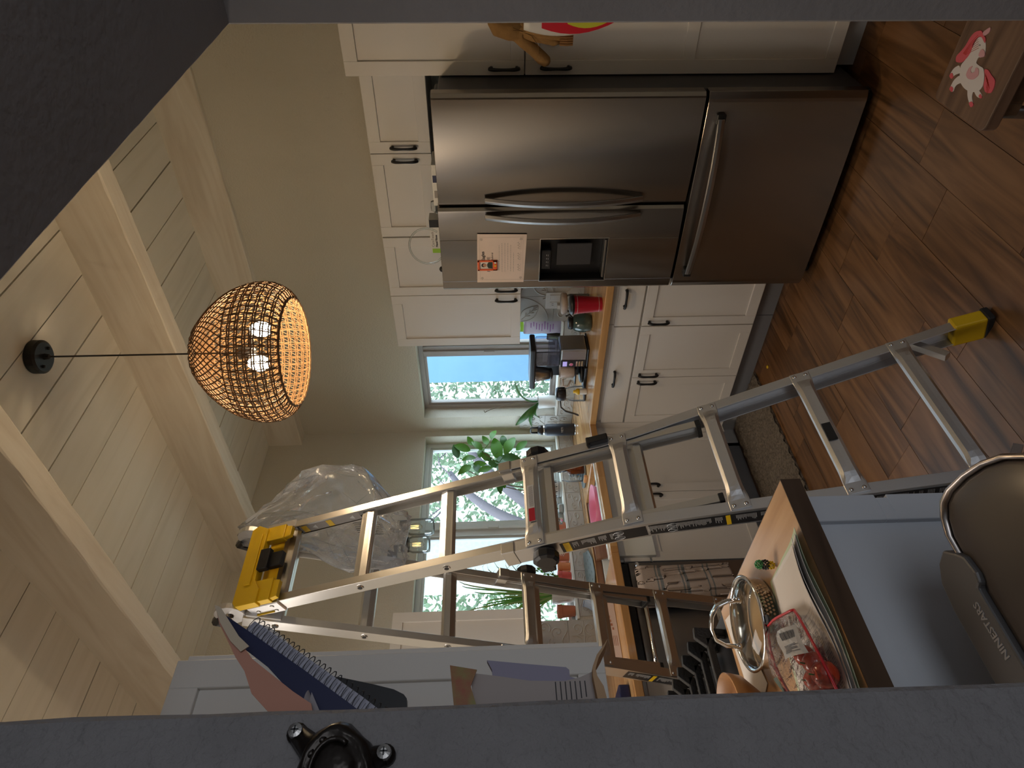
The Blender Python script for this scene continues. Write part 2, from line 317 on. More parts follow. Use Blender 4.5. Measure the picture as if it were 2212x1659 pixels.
# walls: the right wall (behind the fridge) and the far wall (behind the sink), each with a window opening
def wall_x(name, x0, x1, y0, y1, z1, hole):
    mb = MB(); a, b, c, d = hole; mb.box(x0, x1, y0, a, 0, z1).box(x0, x1, b, y1, 0, z1).box(x0, x1, a, b, 0, c).box(x0, x1, a, b, d, z1); return S(mb, name, G['wall'])
HF = (2.596, 3.465, 1.075, 2.042); HS = (1.842, 3.308, 1.068, 2.042)
wall_right = wall_x('wall_right', XW, XW+.15, .35, YW+.15, ZC+.05, HF)
mb = MB(); a, b, c, d = HS; mb.box(-2.5, a, YW, YW+.15, 0, ZC+.05).box(b, XW, YW, YW+.15, 0, ZC+.05).box(a, b, YW, YW+.15, 0, c).box(a, b, YW, YW+.15, d, ZC+.05)
wall_far = S(mb, 'wall_far', G['wall'])
S(MB().box(-.75, -.62, .54, YW, 0, ZC+.05), 'wall_left', G['wall'])
# grey hall: wall stub at the left, deep header and right jamb
def rough_edge_box(mb, pts_fn, n=60): pass
stub = MB(); L = []
for i in range(81):
    z = -.02+3.25*i/80; j = random.uniform(-.0010, .0010); L.append([(-2.5, .42, z), (.1600+j*.5, .42, z), (.1637+j, .4235, z), (.1637, .54, z), (-2.5, .54, z)])
stub.loops(L); S(stub, 'wall_hall', G['grey'])
def hz(x): return 2.0845-.0215*(1.56-x)
hd = MB(); L = []
for i in range(121):
    x = -2.5+(1.562+2.5)*i/120; j = random.uniform(-.0013, .0013); z = hz(x)
    L.append([(x, .16, z-.002), (x, .3965, z+j*.4), (x, .40+j*.3, z+.0035+j), (x, .40, ZC+.06), (x, .16, ZC+.06)])
hd.loops(L); S(hd, 'trim_1', G['grey2'])
jb = MB(); L = []
for i in range(121):
    z = -.02+3.2*i/120; j = random.uniform(-.0008, .0008); L.append([(1.553, .16, z), (1.5545+j*.5, .3965, z), (1.5585+j, .40, z), (1.80, .40, z), (1.80, .16, z)])
jb.loops(L); S(jb, 'trim_2', G['grey2'])
S(MB().box(1.8, 3.5, .25, .38, 0, ZC+.05), 'wall_near', G['wall'])
S(MB().box(1.8, 1.9, -3.1, .25, 0, 2.6), 'wall_hall', G['hallceil']); S(MB().box(-2.5, 1.9, -3.1, .16, 2.58, 2.62), 'ceiling_hall', G['hallceil'])
S(MB().box(-2.5, -2.4, -3.1, .42, 0, 2.6), 'wall_hall', G['hallceil'])
S(MB().box(-2.5, 1.9, -3.2, -3.1, 0, 2.6), 'wall_hall', G['hallceil'])
# cast wall fitting on the stub, held by two screws
ft = thing('wall_bracket', 'black cast metal fitting held by two screws on the grey hall wall', 'bracket', (.1, .42, 1.63))
def boss():
    mb = MB(); L = []; cx, cz = .124, 1.643; N = 28
    for s_, h in [(1.0, 0.0), (.98, .004), (.93, .008), (.80, .0135), (.70, .0140), (.62, .0115), (.50, .015), (.28, .0165), (.05, .0165)]:
        l = []
        for k in range(N):
            q = 2*math.pi*k/N; rx, rz = .0285*s_, .0245*s_
            w = 1+.05*math.sin(3*q+.6)+.03*math.sin(7*q+s_*9)
            l.append((cx+rx*w*math.cos(q), .42-h, cz+rz*w*math.sin(q)))
        L.append(l)
    mb.loops(L); return mb
body = boss()
for (x, z) in ((.1480, 1.6690), (.1345, 1.6160)):
    body.tube([(x, .42, z), (x, .4165, z), (x, .4150, z)], [.0062, .0060, .0040], 14)
    body.tube([(.126, .4160, 1.643), ((x+.126)/2, .4172, (z+1.643)/2), (x, .4178, z)], [.012, .0085, .0058], 12)
for k in range(5):
    q = .5+k*.5; body.tube([(.124+.018*math.cos(q), .407, 1.643+.014*math.sin(q)), (.124+.026*math.cos(q+.25), .4095, 1.643+.019*math.sin(q+.25))], [.0022, .0012], 8)
body.tube([(.124+.016*math.cos(q), .4045, 1.643+.012*math.sin(q)) for q in [i*.2 for i in range(-3, 14)]], .0016, 8)
body.build('casting', G['bronze'], ft, smooth=True)
for (x, z) in ((.1480, 1.6690), (.1345, 1.6160)):
    s_ = MB().tube([(x, .4135, z), (x, .4112, z), (x, .4104, z)], [.0044, .0040, .0018], 14); s_.build('screw', G['steelx'], ft)
    MB().box(x-.0022, x+.0022, .4100, .4106, z-.0004, z+.0004).box(x-.0004, x+.0004, .4100, .4106, z-.0022, z+.0022).build('screw_slot', G['blackm'], ft)
# ---- windows
def window(name, axis, hole, plane, mull, frame_m):
    """axis 'x': window in the wall x=plane, running along y"""
    a, b, c, d = hole; f = .034; dp = .035
    def B(mb, u0, u1, z0, z1, p0, p1): return mb.box(p0, p1, u0, u1, z0, z1) if axis == 'x' else mb.box(u0, u1, p0, p1, z0, z1)
    w = MB(); p0, p1 = plane, plane+dp
    B(w, a, a+f, c, d, p0, p1); B(w, b-f, b, c, d, p0, p1); B(w, a+f, b-f, c, c+f, p0, p1); B(w, a+f, b-f, d-f, d, p0, p1)
    o = S(w, name, frame_m, bevel=.002)
    fr = MB(); g = .016; q0, q1 = p0+.010, p1+.01
    for (u0, u1) in ((a+f, mull[0]), (mull[1], b-f)):
        for r_ in ((u0, u0+g, c+f, d-f), (u1-g, u1, c+f, d-f), (u0+g, u1-g, c+f, c+f+g), (u0+g, u1-g, d-f-g, d-f)): B(fr, *r_, q0, q1)
    fr.build('sash', frame_m, o, bevel=.0015)
    mu = MB(); B(mu, mull[0], mull[1], c+f, d-f, p0-.006, p1); m0 = (mull[0]+mull[1])/2; B(mu, m0-.012, m0+.012, c+f, d-f, p0-.018, p0-.006)
    mu.build('mullion', frame_m, o, bevel=.002)
    la = MB(); B(la, m0-.010, m0+.010, (c+d)/2-.035, (c+d)/2+.035, p0-.026, p0-.018); la.build('latch', frame_m, o, bevel=.002)
    for (u0, u1) in ((a+f, mull[0]), (mull[1], b-f)):
        gl = MB(); B(gl, u0+.004, u1-.004, c+f, d-f, p0+.02, p0+.024); gl.build('pane', G['glass'], o)
    return o
window('window_1', 'y', HS, YW+.085, (2.495, 2.600), G['framew'])
window('window_2', 'x', HF, XW+.095, (2.872, 2.955), G['frame'])
S(MB().box(HS[0]+.002, HS[1]-.002, YW-.012, YW+.085, HS[2]-.004, HS[2]+.012), 'trim_3', G['recess'], bevel=.003)
S(MB().box(XW-.012, XW+.095, HF[0]+.002, HF[1]-.002, HF[2]-.004, HF[2]+.012), 'trim_4', G['recess'], bevel=.003)
# ---- embossed backsplash tiles
def spiral(c, r, turns, a0, s=1, n=26): return [(c[0]+r*(1-t)**1.1*math.cos(a0+s*turns*2*math.pi*t), c[1]+r*(1-t)**1.1*math.sin(a0+s*turns*2*math.pi*t)) for t in [i/n*.93 for i in range(n+1)]]
def motif(kind, w, h):
    L = []; s = min(w, h)
    if kind == 0:   # quarter circle with pointed leaves, four tiles make a flower
        L.append([(s*.96*math.cos(q), s*.96*math.sin(q)) for q in [math.pi/2*i/12 for i in range(13)]])
        for a0 in (math.pi/4,):
            for sg in (1, -1): L.append([(s*.9*t*math.cos(a0)+sg*s*.22*math.sin(math.pi*t)*-math.sin(a0), s*.9*t*math.sin(a0)+sg*s*.22*math.sin(math.pi*t)*math.cos(a0)) for t in [.08+.9*i/10 for i in range(11)]])
            L.append([(s*.1, s*.1), (s*.6, s*.6)])
            for t in (.22, .34, .46): L.append([(s*t, s*t), (s*(t+.15), s*(t+.02))]); L.append([(s*t, s*t), (s*(t+.02), s*(t+.15))])
        for k in range(3): L.append([(s*(.80+.05*k), s*(.97-.10*k)), (s*.98, s*.98)])
    elif kind == 1:
        for cx, cy, a0, sg in ((.28, .30, 0, 1), (.72, .30, math.pi, -1), (.28, .72, 0, -1), (.72, .72, math.pi, 1)): L.append([(x*w, y*h) for x, y in spiral((cx, cy), .2, 1.4, a0, sg)])
        L.append([(w*.5, h*.1), (w*.5, h*.9)]); L.append([(w*.05, h*.5), (w*.95, h*.5)])
    else:
        for cx, cy, a0, sg in ((.25, .5, .5, 1), (.62, .35, 2.5, -1), (.78, .75, 4, 1)): L.append([(x*w, y*h) for x, y in spiral((cx, cy), .2, 1.3, a0, sg)])
        L.append([(w*(.1+.8*t), h*(.12+.1*math.sin(6*t))) for t in [i/10 for i in range(11)]])
    return L
def tile(axis, wall, u0, u1, z0, z1, kind, rot=0):
    w, h = u1-u0, z1-z0; g = .0012; mb = MB()
    def P(x, y, d):
        for _ in range(rot): x, y = (y/h*w, h-x/w*h)
        return (XW-d, u0+x, z0+y) if axis == 'x' else (u0+x, YW-d, z0+y)
    if axis == 'x': mb.box(XW-.007, XW-.0005, u0+g, u1-g, z0+g, z1-g)
    else: mb.box(u0+g, u1-g, YW-.007, YW-.0005, z0+g, z1-g)
    b = MB()
    for l in motif(kind, w, h): mb.tube([P(min(max(x, .004), w-.004), min(max(y, .004), h-.004), .0068) for x, y in l], .0042, 5, False)
    mb.build('tile', G['tile'], wall, bevel=0, loc=((XW, (u0+u1)/2, (z0+z1)/2) if axis == 'x' else ((u0+u1)/2, YW, (z0+z1)/2)))
ys = [1.80, 2.0, 2.2, 2.4, 2.596]
for i in range(4):
    for j, (z0, z1) in enumerate(((.96, 1.145), (1.145, 1.365))):
        tile('x', wall_right, ys[i], ys[i+1], z0, z1, 0 if j or i < 3 else 1, {(0, 1): 3, (1, 1): 1, (2, 1): 3, (3, 1): 2}.get((i, j), 1))
for i, (a_, b_) in enumerate([(2.596, 2.77), (2.77, 2.945), (2.945, 3.12), (3.12, 3.29), (3.29, 3.465)]): tile('x', wall_right, a_, b_, .96, 1.068, 2, i % 2*2)
tile('x', wall_right, 3.465, 3.60, .96, 1.16, 1); tile('x', wall_right, 3.465, 3.60, 1.16, 1.345, 2)
x = 3.35; i = 0
while x > 1.86: tile('y', wall_far, x-.149, x, .96, 1.062, 2, (i % 2)*2); x -= .149; i += 1
for i in range(9):
    for j, (z0, z1) in enumerate(((.96, 1.14), (1.14, 1.32))): tile('y', wall_far, 1.84-.19*(i+1), 1.84-.19*i, z0, z1, (1, 2)[(i+j) % 2], i % 4)
# ================================================================== GARDEN BEYOND THE WINDOWS
g_ = MB().box(-8, 14, 3.9, 16, -.3, -.1).build('lawn', G['ground']); g_['kind'] = 'structure'
g_ = MB().box(3.9, 14, -4, 3.9, -.3, -.1).build('lawn', G['ground']); g_['kind'] = 'structure'
hs = thing('neighbour_house', 'pale stucco house wall seen through the left half of the sink window', 'house', (5.3, 8.6, -.1))
MB().box(5.0, 5.62, 8.4, 8.9, -.1, 3.6).build('wall', G['stucco'], hs); MB().prism([(4.9, 8.1, 3.6), (4.9, 9.2, 3.6), (4.9, 9.2, 4.0)], (.82, 0, 0)).build('roof', G['kick'], hs)
tag(MB().box(7.2, 7.4, 3.5, 6.68, -.1, 4.2).build('siding_wall', G['bluewall']), 'blue siding wall outside the window beside the coffee maker', 'wall')
def hedge(name, label, c, r, n, m, group=None, size=.05):
    """a bush of many small leaf blades: nobody could count them, so one foliage mesh"""
    t = thing(name, label, 'bush', (c[0], c[1], -.1), group); mb = MB()
    for _ in range(n):
        d = V((random.gauss(0, 1), random.gauss(0, 1), random.gauss(0, 1))).normalized()*random.uniform(.55, 1)
        p = V(c)+V((d.x*r[0], d.y*r[1], d.z*r[2])); a = V((random.uniform(-1, 1), random.uniform(-1, 1), random.uniform(-1, 1))).normalized(); b = a.cross(V((.3, .5, .8))).normalized(); s_ = size*random.uniform(.6, 1.4)
        mb.add([p-a*s_, p+b*s_*.45, p+a*s_, p-b*s_*.45], [(0, 1, 2, 3)])
    o = mb.build('foliage', m, t); o['kind'] = 'stuff'
    MB().tube([(c[0], c[1], -.1), (c[0]+.05, c[1], c[2])], [.07, .03], 8).build('trunk', G['bark'], t); return t
hedge('garden_shrub', 'leafy green shrub outside the narrow window behind the coffee maker', (8.0, 7.9, 1.9), (.5, 1.0, 2.4), 3200, G['hedge'], size=.06)
hedge('flowering_bush', 'pale flowering bush low outside the sink window', (5.9, 6.3, .5), (.6, .4, .75), 900, G['uni'], size=.04)
hedge('tree_hedge', 'tall hedge filling the sink window behind the tree', (7.9, 11.5, 2.2), (3.6, .9, 2.9), 7000, G['hedge'], size=.085)
tr = thing('garden_tree', 'bare branching tree with arching grey limbs outside the sink window', 'tree', (4.7, 7.6, -.1))
MB().tube(bez((4.75, 7.3, -.1), (4.9, 7.1, 1.0), (6.1, 7.2, 1.75), 10), [.11-.005*i for i in range(11)], 10).tube(bez((6.1, 7.2, 1.75), (6.6, 7.2, 2.0), (6.9, 7.2, 2.6), 6), [.06-.006*i for i in range(7)], 8).build('trunk', G['bark'], tr, smooth=True)
MB().tube(bez((4.80, 7.25, .5), (5.0, 7.1, 1.7), (5.9, 7.2, 2.15), 10), [.09-.005*i for i in range(11)], 8).build('limb', G['bark'], tr, smooth=True)
tw = MB()
for k in range(46):
    p = V((random.uniform(5.2, 6.6), random.uniform(7.0, 7.5), random.uniform(2.0, 3.1))); q = p+V((random.uniform(-.6, .6), 0, random.uniform(.1, .6))); tw.tube([p, (p+q)/2+V((0, 0, .06)), q], [.013, .009, .004], 4)
tw.build('twigs', G['bark'], tr)['kind'] = 'stuff'
# ================================================================== CABINETS
def ub(mb, axis, u0, u1, p0, p1, z0, z1): return mb.box(p0, p1, u0, u1, z0, z1) if axis == 'x' else mb.box(u0, u1, p0, p1, z0, z1)
def UP(axis, u, p, z): return (p, u, z) if axis == 'x' else (u, p, z)
def door(axis, p, u0, u1, z0, z1, parent, m=None, rail=.055, mids=(), name='door', flat=False):
    """shaker door: frame rails with a recessed panel; p is the outer face, facing the viewer"""
    m = m or G['white']; mb = MB(); t = .019; u0 += .0018; u1 -= .0018; z0 += .0015; z1 -= .0015
    if flat: ub(mb, axis, u0, u1, p, p+t, z0, z1); return mb.build(name, m, parent, bevel=.002)
    ub(mb, axis, u0, u0+rail, p, p+t, z0, z1); ub(mb, axis, u1-rail, u1, p, p+t, z0, z1)
    ub(mb, axis, u0+rail, u1-rail, p, p+t, z0, z0+rail); ub(mb, axis, u0+rail, u1-rail, p, p+t, z1-rail, z1)
    for zm in mids: ub(mb, axis, u0+rail, u1-rail, p, p+t, zm-rail*.45, zm+rail*.45)
    ub(mb, axis, u0+rail, u1-rail, p+.008, p+t, z0+rail, z1-rail)
    return mb.build(name, m, parent, bevel=.0012)
def pull(axis, p, u, z, parent, L=.12, vert=True):
    """black bow handle"""
    pts = []; n = 14; h = .026
    for i in range(n+1):
        t = -1+2*i/n; s_ = t*L/2; out = h*(1-abs(t)**5*.55)*.98
        pts.append(UP(axis, u if vert else u+s_, p-out, z+s_ if vert else z))
    mb = MB().tube(pts, [.0068-.0018*math.cos(math.pi*(-1+2*i/n)/1)*.5 for i in range(n+1)], 8)
    for t in (-.86, .86):
        s_ = t*L/2; mb.tube([UP(axis, u if vert else u+s_, p-.022, z+s_ if vert else z), UP(axis, u if vert else u+s_, p+.001, z+s_ if vert else z)], [.0060, .0080], 8)
    return mb.build('handle', G['blackm'], parent, smooth=True)
W_ = G['white']
# --- wall cabinets along the fridge wall
t = thing('wall_cabinet', 'low white two-door cabinet mounted right above the fridge', 'cabinet', (3.19, 1.35, 1.805))
ub(MB(), 'x', .925, 1.778, 3.05, XW-.002, 1.808, 2.10).build('body', W_, t, bevel=.001)
d = door('x', 3.03, .925, 1.334, 1.808, 2.097, t); pull('x', 3.03, 1.302, 1.935, d)
d = door('x', 3.03, 1.334, 1.778, 1.808, 2.097, t); pull('x', 3.03, 1.366, 1.935, d)
t = thing('wall_cabinet', 'tall white two-door wall cabinet between the fridge and the narrow window', 'cabinet', (3.19, 2.15, 1.37))
ub(MB(), 'x', 1.782, 2.514, 3.05, XW-.002, 1.372, 2.10).build('body', W_, t, bevel=.001)
d = door('x', 3.03, 1.782, 2.149, 1.372, 2.097, t); pull('x', 3.03, 2.115, 1.455, d)
d = door('x', 3.03, 2.149, 2.514, 1.372, 2.097, t); pull('x', 3.03, 2.183, 1.455, d)
# --- pantry
t = thing('pantry_cabinet', 'floor to head height white pantry cabinet right of the fridge', 'cabinet', (3.1, .65, 0))
ub(MB(), 'x', .44, .912, 2.82, XW-.002, .11, 2.11).build('body', W_, t, bevel=.001)
ub(MB(), 'x', .44, .905, 2.885, XW-.01, 0, .11).build('toe_kick', G['whitegrey'], t)
d = door('x', 2.80, .44, .912, 1.388, 2.108, t); pull('x', 2.80, .882, 1.470, d)
d = door('x', 2.80, .44, .912, .112, 1.386, t, mids=(.727,)); pull('x', 2.80, .880, 1.262, d)
# --- base cabinets on the fridge wall
def base_unit(label, axis, p, u0, u1, back, doors, drawers, kick_p, name='base_cabinet', handles='', toe=True, top=.918):
    t = thing(name, label, 'cabinet', UP(axis, (u0+u1)/2, (p+back)/2, 0))
    ub(MB(), axis, u0+.001, u1-.001, p+.02, back, .125, top).build('body', W_, t, bevel=.001)
    if top < .9: ub(ub(ub(MB(), axis, u0+.001, u1-.001, p+.02, p+.024, top, .914), axis, u0+.001, u0+.01, p+.02, back, top, .914), axis, u1-.01, u1-.001, p+.02, back, top, .914).build('upper_frame', W_, t)
    if toe: ub(MB(), axis, u0+.001, u1-.001, kick_p, back, 0, .125).build('toe_kick', G['kick'], t)
    for (a, b, z0, z1, hu) in drawers:
        d = door(axis, p, a, b, z0, z1, t, name='drawer', flat=True)
        if hu is not None: pull(axis, p, hu, (z0+z1)/2+.03, d, .115, False)
    for (a, b, z0, z1, hu, hz_) in doors: d = door(axis, p, a, b, z0, z1, t); pull(axis, p, hu, hz_, d, .11)
    return t
base_unit('narrow white base cabinet with one drawer and one door just left of the fridge', 'x', 2.755, 1.816, 2.178, XW-.002,
          [(1.816, 2.178, .135, .742, 2.148, .655)], [(1.816, 2.178, .750, .888, 1.992)], 2.835)
base_unit('wide white base cabinet with a broad drawer over two doors under the coffee maker', 'x', 2.755, 2.180, 2.925, XW-.002,
          [(2.180, 2.553, .135, .742, 2.525, .655), (2.553, 2.925, .135, .742, 2.582, .655)], [(2.180, 2.925, .750, .888, 2.55)], 2.835)
MB().box(2.765, 3.0, 2.927, 2.99, .125, .918).box(2.707, 2.77, 2.972, 2.992, .125, .918).box(2.757, 2.77, 2.9265, 2.975, .125, .918).box(2.70, 2.845, 3.10, 3.11, 0, .125).box(2.835, 2.845, 2.927, 3.11, 0, .125).build('corner_filler', W_, None, loc=(2.9, 2.95, 0))
bpy.data.objects['corner_filler']['kind'] = 'structure'; bpy.data.objects['corner_filler'].name = 'trim_5'
base_unit('white two-door sink base cabinet in the far corner under the sink', 'y', 2.97, 1.82, 2.725, YW-.002,
          [(1.82, 2.262, .135, .742, 2.228, .665), (2.262, 2.705, .135, .742, 2.298, .665)], [(1.82, 2.705, .750, .888, None)], 3.10, top=.70)
base_unit('white base cabinet left of the dishwasher partly behind the ladder', 'y', 2.97, .60, 1.225, YW-.002,
          [(.60, .912, .135, .742, .88, .665), (.912, 1.225, .135, .742, .945, .665)], [(.60, 1.225, .750, .888, .9)], 3.10)
# --- upper cabinet left of the sink window, and the hanging cabinet close to the viewer
t = thing('wall_cabinet', 'white wall cabinet on the far wall left of the sink window behind the ladder', 'cabinet', (1.4, 3.44, 1.33))
ub(MB(), 'y', 1.0, 1.745, 3.30, YW-.002, 1.332, 2.10).build('body', W_, t, bevel=.001)
d = door('y', 3.28, 1.372, 1.750, 1.332, 2.098, t); pull('y', 3.28, 1.405, 1.42, d); d = door('y', 3.28, 1.0, 1.372, 1.332, 2.098, t); pull('y', 3.28, 1.34, 1.42, d)
t = thing('wall_cabinet', 'white cabinet nearest the viewer hanging high at the left behind the papers', 'cabinet', (.1, 1.27, 1.37))
ub(MB(), 'y', -.60, .532, 1.125, 1.44, 1.371, 2.082).build('body', W_, t, bevel=.001)
door('y', 1.10, .14, .515, 1.368, 2.088, t, rail=.047); door('y', 1.10, -.24, .138, 1.368, 2.088, t, rail=.047); door('y', 1.10, -.60, -.242, 1.368, 2.088, t, rail=.047)
# ================================================================== COUNTERTOPS AND SINK
ct = thing('countertop', 'butcher block countertop running from the fridge round to the far wall', 'countertop', (3.0, 2.9, .92))
ub(MB(), 'x', 1.816, 2.904, 2.725, XW-.001, .920, .960).build('top', G['blocky'], ct, bevel=.004, seg=2)
SX0, SX1, SY0, SY1 = 1.84, 2.54, 2.965, 3.44
mb = MB(); mb.box(2.54, XW-.001, 2.905, YW-.001, .920, .960).box(-.6, 1.84, 2.905, YW-.001, .920, .960).box(1.84, 2.54, SY1, YW-.001, .920, .960).box(1.84, 2.54, 2.905, 2.945, .920, .960)
mb.build('top', G['blockx'], ct, bevel=.003)
MB().box(1.84, 2.54, SY1-.004, SY1, .920, .958).build('cut_edge', G['board'], ct)
sk = thing('sink', 'white enamel undermount sink with a raised front rim below the window', 'sink', (2.19, 3.2, .72))
mb = MB(); mb.box(1.842, 2.538, 2.947, 2.985, .72, .966).box(1.842, 1.87, 2.985, SY1-.006, .72, .918).box(2.51, 2.538, 2.985, SY1-.006, .72, .918).box(1.87, 2.51, SY1-.03, SY1-.006, .72, .918).box(1.87, 2.51, 2.985, SY1-.03, .72, .74)
mb.build('basin', G['sink'], sk, bevel=.004, seg=2); MB().lathe([(.045, .740), (.045, .743), (.02, .743)], (2.0, 3.2, 0), 20).build('drain', G['chrome'], sk)
cb = tag(MB().prism([(2.10, 3.30, .742), (2.10, 3.32, .742), (2.10, 3.408, .955), (2.10, 3.388, .955)], (.405, 0, 0)).build('cutting_board', G['board']), 'brown wooden board leaning inside the sink behind the pink bowl', 'board')
cb.data.transform(Matrix.Rotation(0, 4, 'X'))
b_ = MB(); b_.lathe([(.015, .0), (.06, .0), (.105, .045), (.135, .10), (.132, .10), (.10, .047), (.05, .008)], (2.31, 3.17, .872), 36); pb = b_.build('pink_bowl', G['pink'], smooth=True, loc=(2.31, 3.17, .872)); tag(pb, 'pink bowl sitting high in the sink', 'bowl')
MB().box(2.17, 2.45, 3.03, 3.31, .752, .872).build('dish_rack', G['chrome'], loc=(2.31, 3.17, .752)).name = 'dish_pan'
tag(bpy.data.objects['dish_pan'], 'steel dish pan in the sink under the pink bowl', 'pan')
fc = thing('faucet', 'chrome arched kitchen faucet behind the sink', 'faucet', (2.30, 3.50, .96))
MB().lathe([(.027, 0), (.027, .012), (.018, .02), (.015, .05)], (2.30, 3.50, .96), 20).tube([(2.30, 3.50, 1.0), (2.30, 3.50, 1.20), (2.305, 3.48, 1.255), (2.31, 3.43, 1.275), (2.32, 3.36, 1.255), (2.33, 3.33, 1.20)], .012, 12).build('spout', G['chrome'], fc, smooth=True)
MB().lathe([(.014, .03), (.017, .02), (.020, -.03), (.021, -.055), (.015, -.06)], (2.331, 3.325, 1.195), 18).build('spray_head', G['chrome'], fc, smooth=True)
MB().tube([(2.30, 3.50, 1.03), (2.345, 3.49, 1.05), (2.38, 3.485, 1.075)], [.009, .007, .006], 10).build('lever', G['chrome'], fc, smooth=True)
# ================================================================== FRIDGE
fr = thing('refrigerator', 'stainless steel french-door refrigerator with a bottom freezer drawer', 'refrigerator', (2.95, 1.36, 0))
FY0, FY1, FX = .910, 1.812, 2.58
MB().box(2.648, 3.32, FY0+.006, FY1-.006, .045, 1.735).build('body', G['fside'], fr, bevel=.006, seg=2)
MB().box(2.655, 2.80, FY0+.03, FY1-.03, 1.735, 1.752).build('hinge_cover', G['black'], fr, bevel=.004)
mb = MB().box(2.662, 2.69, FY0+.015, FY1-.015, .012, .047)
mb.build('grille', G['black'], fr, bevel=.003)
for y in (FY0+.05, FY1-.05): MB().lathe([(.022, 0), (.026, .006), (.026, .016), (.012, .02), (.012, .045)], (2.68, y, 0), 14).build('foot', G['black'], fr)
def fdoor(y0, y1, z0, z1, name, hole=None):
    """door skin with a slight barrel front"""
    mb = MB(); L = []; n = 72
    def X(y): t = (y-(y0+y1)/2)/((y1-y0)/2); return FX+.010*t*t+ (.012*max(0, abs(t)-.94)/.06 if abs(t) > .94 else 0)
    if hole is None:
        for i in range(n+1): y = y0+(y1-y0)*i/n; L.append([(X(y), y, z0), (X(y), y, z1), (2.646, y, z1), (2.646, y, z0)])
        mb.loops(L)
    else:
        a, b, c, d = hole
        def seg(ya, yb, za, zb, back=2.646, k=24):
            LL = []
            for i in range(k+1): y = ya+(yb-ya)*i/k; LL.append([(X(y), y, za), (X(y), y, zb), (back, y, zb), (back, y, za)])
            mb.loops(LL)
        seg(y0, a, z0, z1); seg(b, y1, z0, z1, k=16); seg(a, b, z0, c); seg(a, b, d, z1)
    return mb.build(name, G['steel'], fr, bevel=.0015, smooth=False)
d_r = fdoor(FY0, 1.379, .693, 1.758, 'door'); d_l = fdoor(1.386, FY1, .693, 1.764, 'door', (1.537, 1.757, 1.010, 1.314)); d_f = fdoor(FY0, FY1, .055, .680, 'freezer_drawer')
MB().box(2.650, 2.66, 1.376, 1.390, .70, 1.75).build('door_seal', G['black'], fr); MB().box(2.650, 2.66, FY0+.01, FY1-.01, .678, .696).build('door_seal', G['black'], fr)
def fhandle(y, z0, z1, parent):
    mb = MB(); n = 20; L = []
    for i in range(n+1):
        t = -1+2*i/n; z = z0+(z1-z0)*i/n; out = .050*(1-t*t)+.003; w = .013; th = .010
        L.append([(FX-out-th+.003, y-w, z), (FX-out-th-.002, y, z), (FX-out-th+.003, y+w, z), (FX-out, y+w, z), (FX-out, y-w, z)])
    mb.loops(L)
    return mb.build('handle', G['steelx'], parent, bevel=.001, smooth=False)
fhandle(1.342, .885, 1.560, d_r); fhandle(1.420, .885, 1.560, d_l)
mb = MB(); L = []; n = 22
for i in range(n+1):
    t = -1+2*i/n; y = 1.365+.36*t; out = .046*(1-t*t)**.9+.004; z = .622; h = .013
    L.append([(FX-out-.012, y, z-h), (FX-out-.014, y, z), (FX-out-.012, y, z+h), (FX-out, y, z+h), (FX-out, y, z-h)])
mb.loops(L).build('handle', G['steelx'], d_f, bevel=.001)
for y in (1.008, 1.722): MB().box(FX-.012, FX+.012, y-.020, y+.020, .604, .640).build('handle_mount', G['blackm'], d_f, bevel=.003)
text('lettering', 'SAMSUNG', .018, (FX+.0105-.001, 1.044, 1.715), (0, -1, 0), (0, 0, 1), mat('grey logo print', (.42, .41, .40), .5), d_r, thick=.001, bold=.0004)
# dispenser niche
dn = MB(); a, b, c, d = 1.537, 1.757, 1.010, 1.314
dn.box(2.638, 2.645, a, b, c, d).box(2.585, 2.64, a, a+.004, c, d).box(2.585, 2.64, b-.004, b, c, d).box(2.585, 2.64, a, b, c, c+.004).box(2.60, 2.64, a, b, d-.004, d)
dn.build('dispenser_niche', G['black'], d_l)
rim = MB(); e = .004
for (y0, y1, z0, z1) in ((a-e, a, c-e, d+e), (b, b+e, c-e, d+e), (a, b, c-e, c), (a, b, d, d+e)): rim.box(FX-.0015, FX+.012, y0, y1, z0, z1)
rim.build('dispenser_rim', G['chrome'], d_l, bevel=.001)
MB().box(2.588, 2.638, 1.60, 1.70, d-.052, d-.005).build('dispenser_head', G['black'], d_l, bevel=.004)
MB().box(2.606, 2.612, 1.575, 1.69, 1.075, 1.235).build('dispenser_paddle', G['fside'], d_l, bevel=.004)
MB().box(2.584, 2.632, a+.01, b-.01, c+.004, c+.014).build('drip_tray', G['steelx'], d_l, bevel=.002)
lp = MB()
for k in range(4): lp.box(2.5872, 2.588, 1.62+.018*k, 1.628+.018*k, 1.283, 1.2845); lp.box(2.5872, 2.588, 1.62+.018*k, 1.630+.018*k, 1.276, 1.277)
lp.build('control_print', G['labelwhite'], d_l)
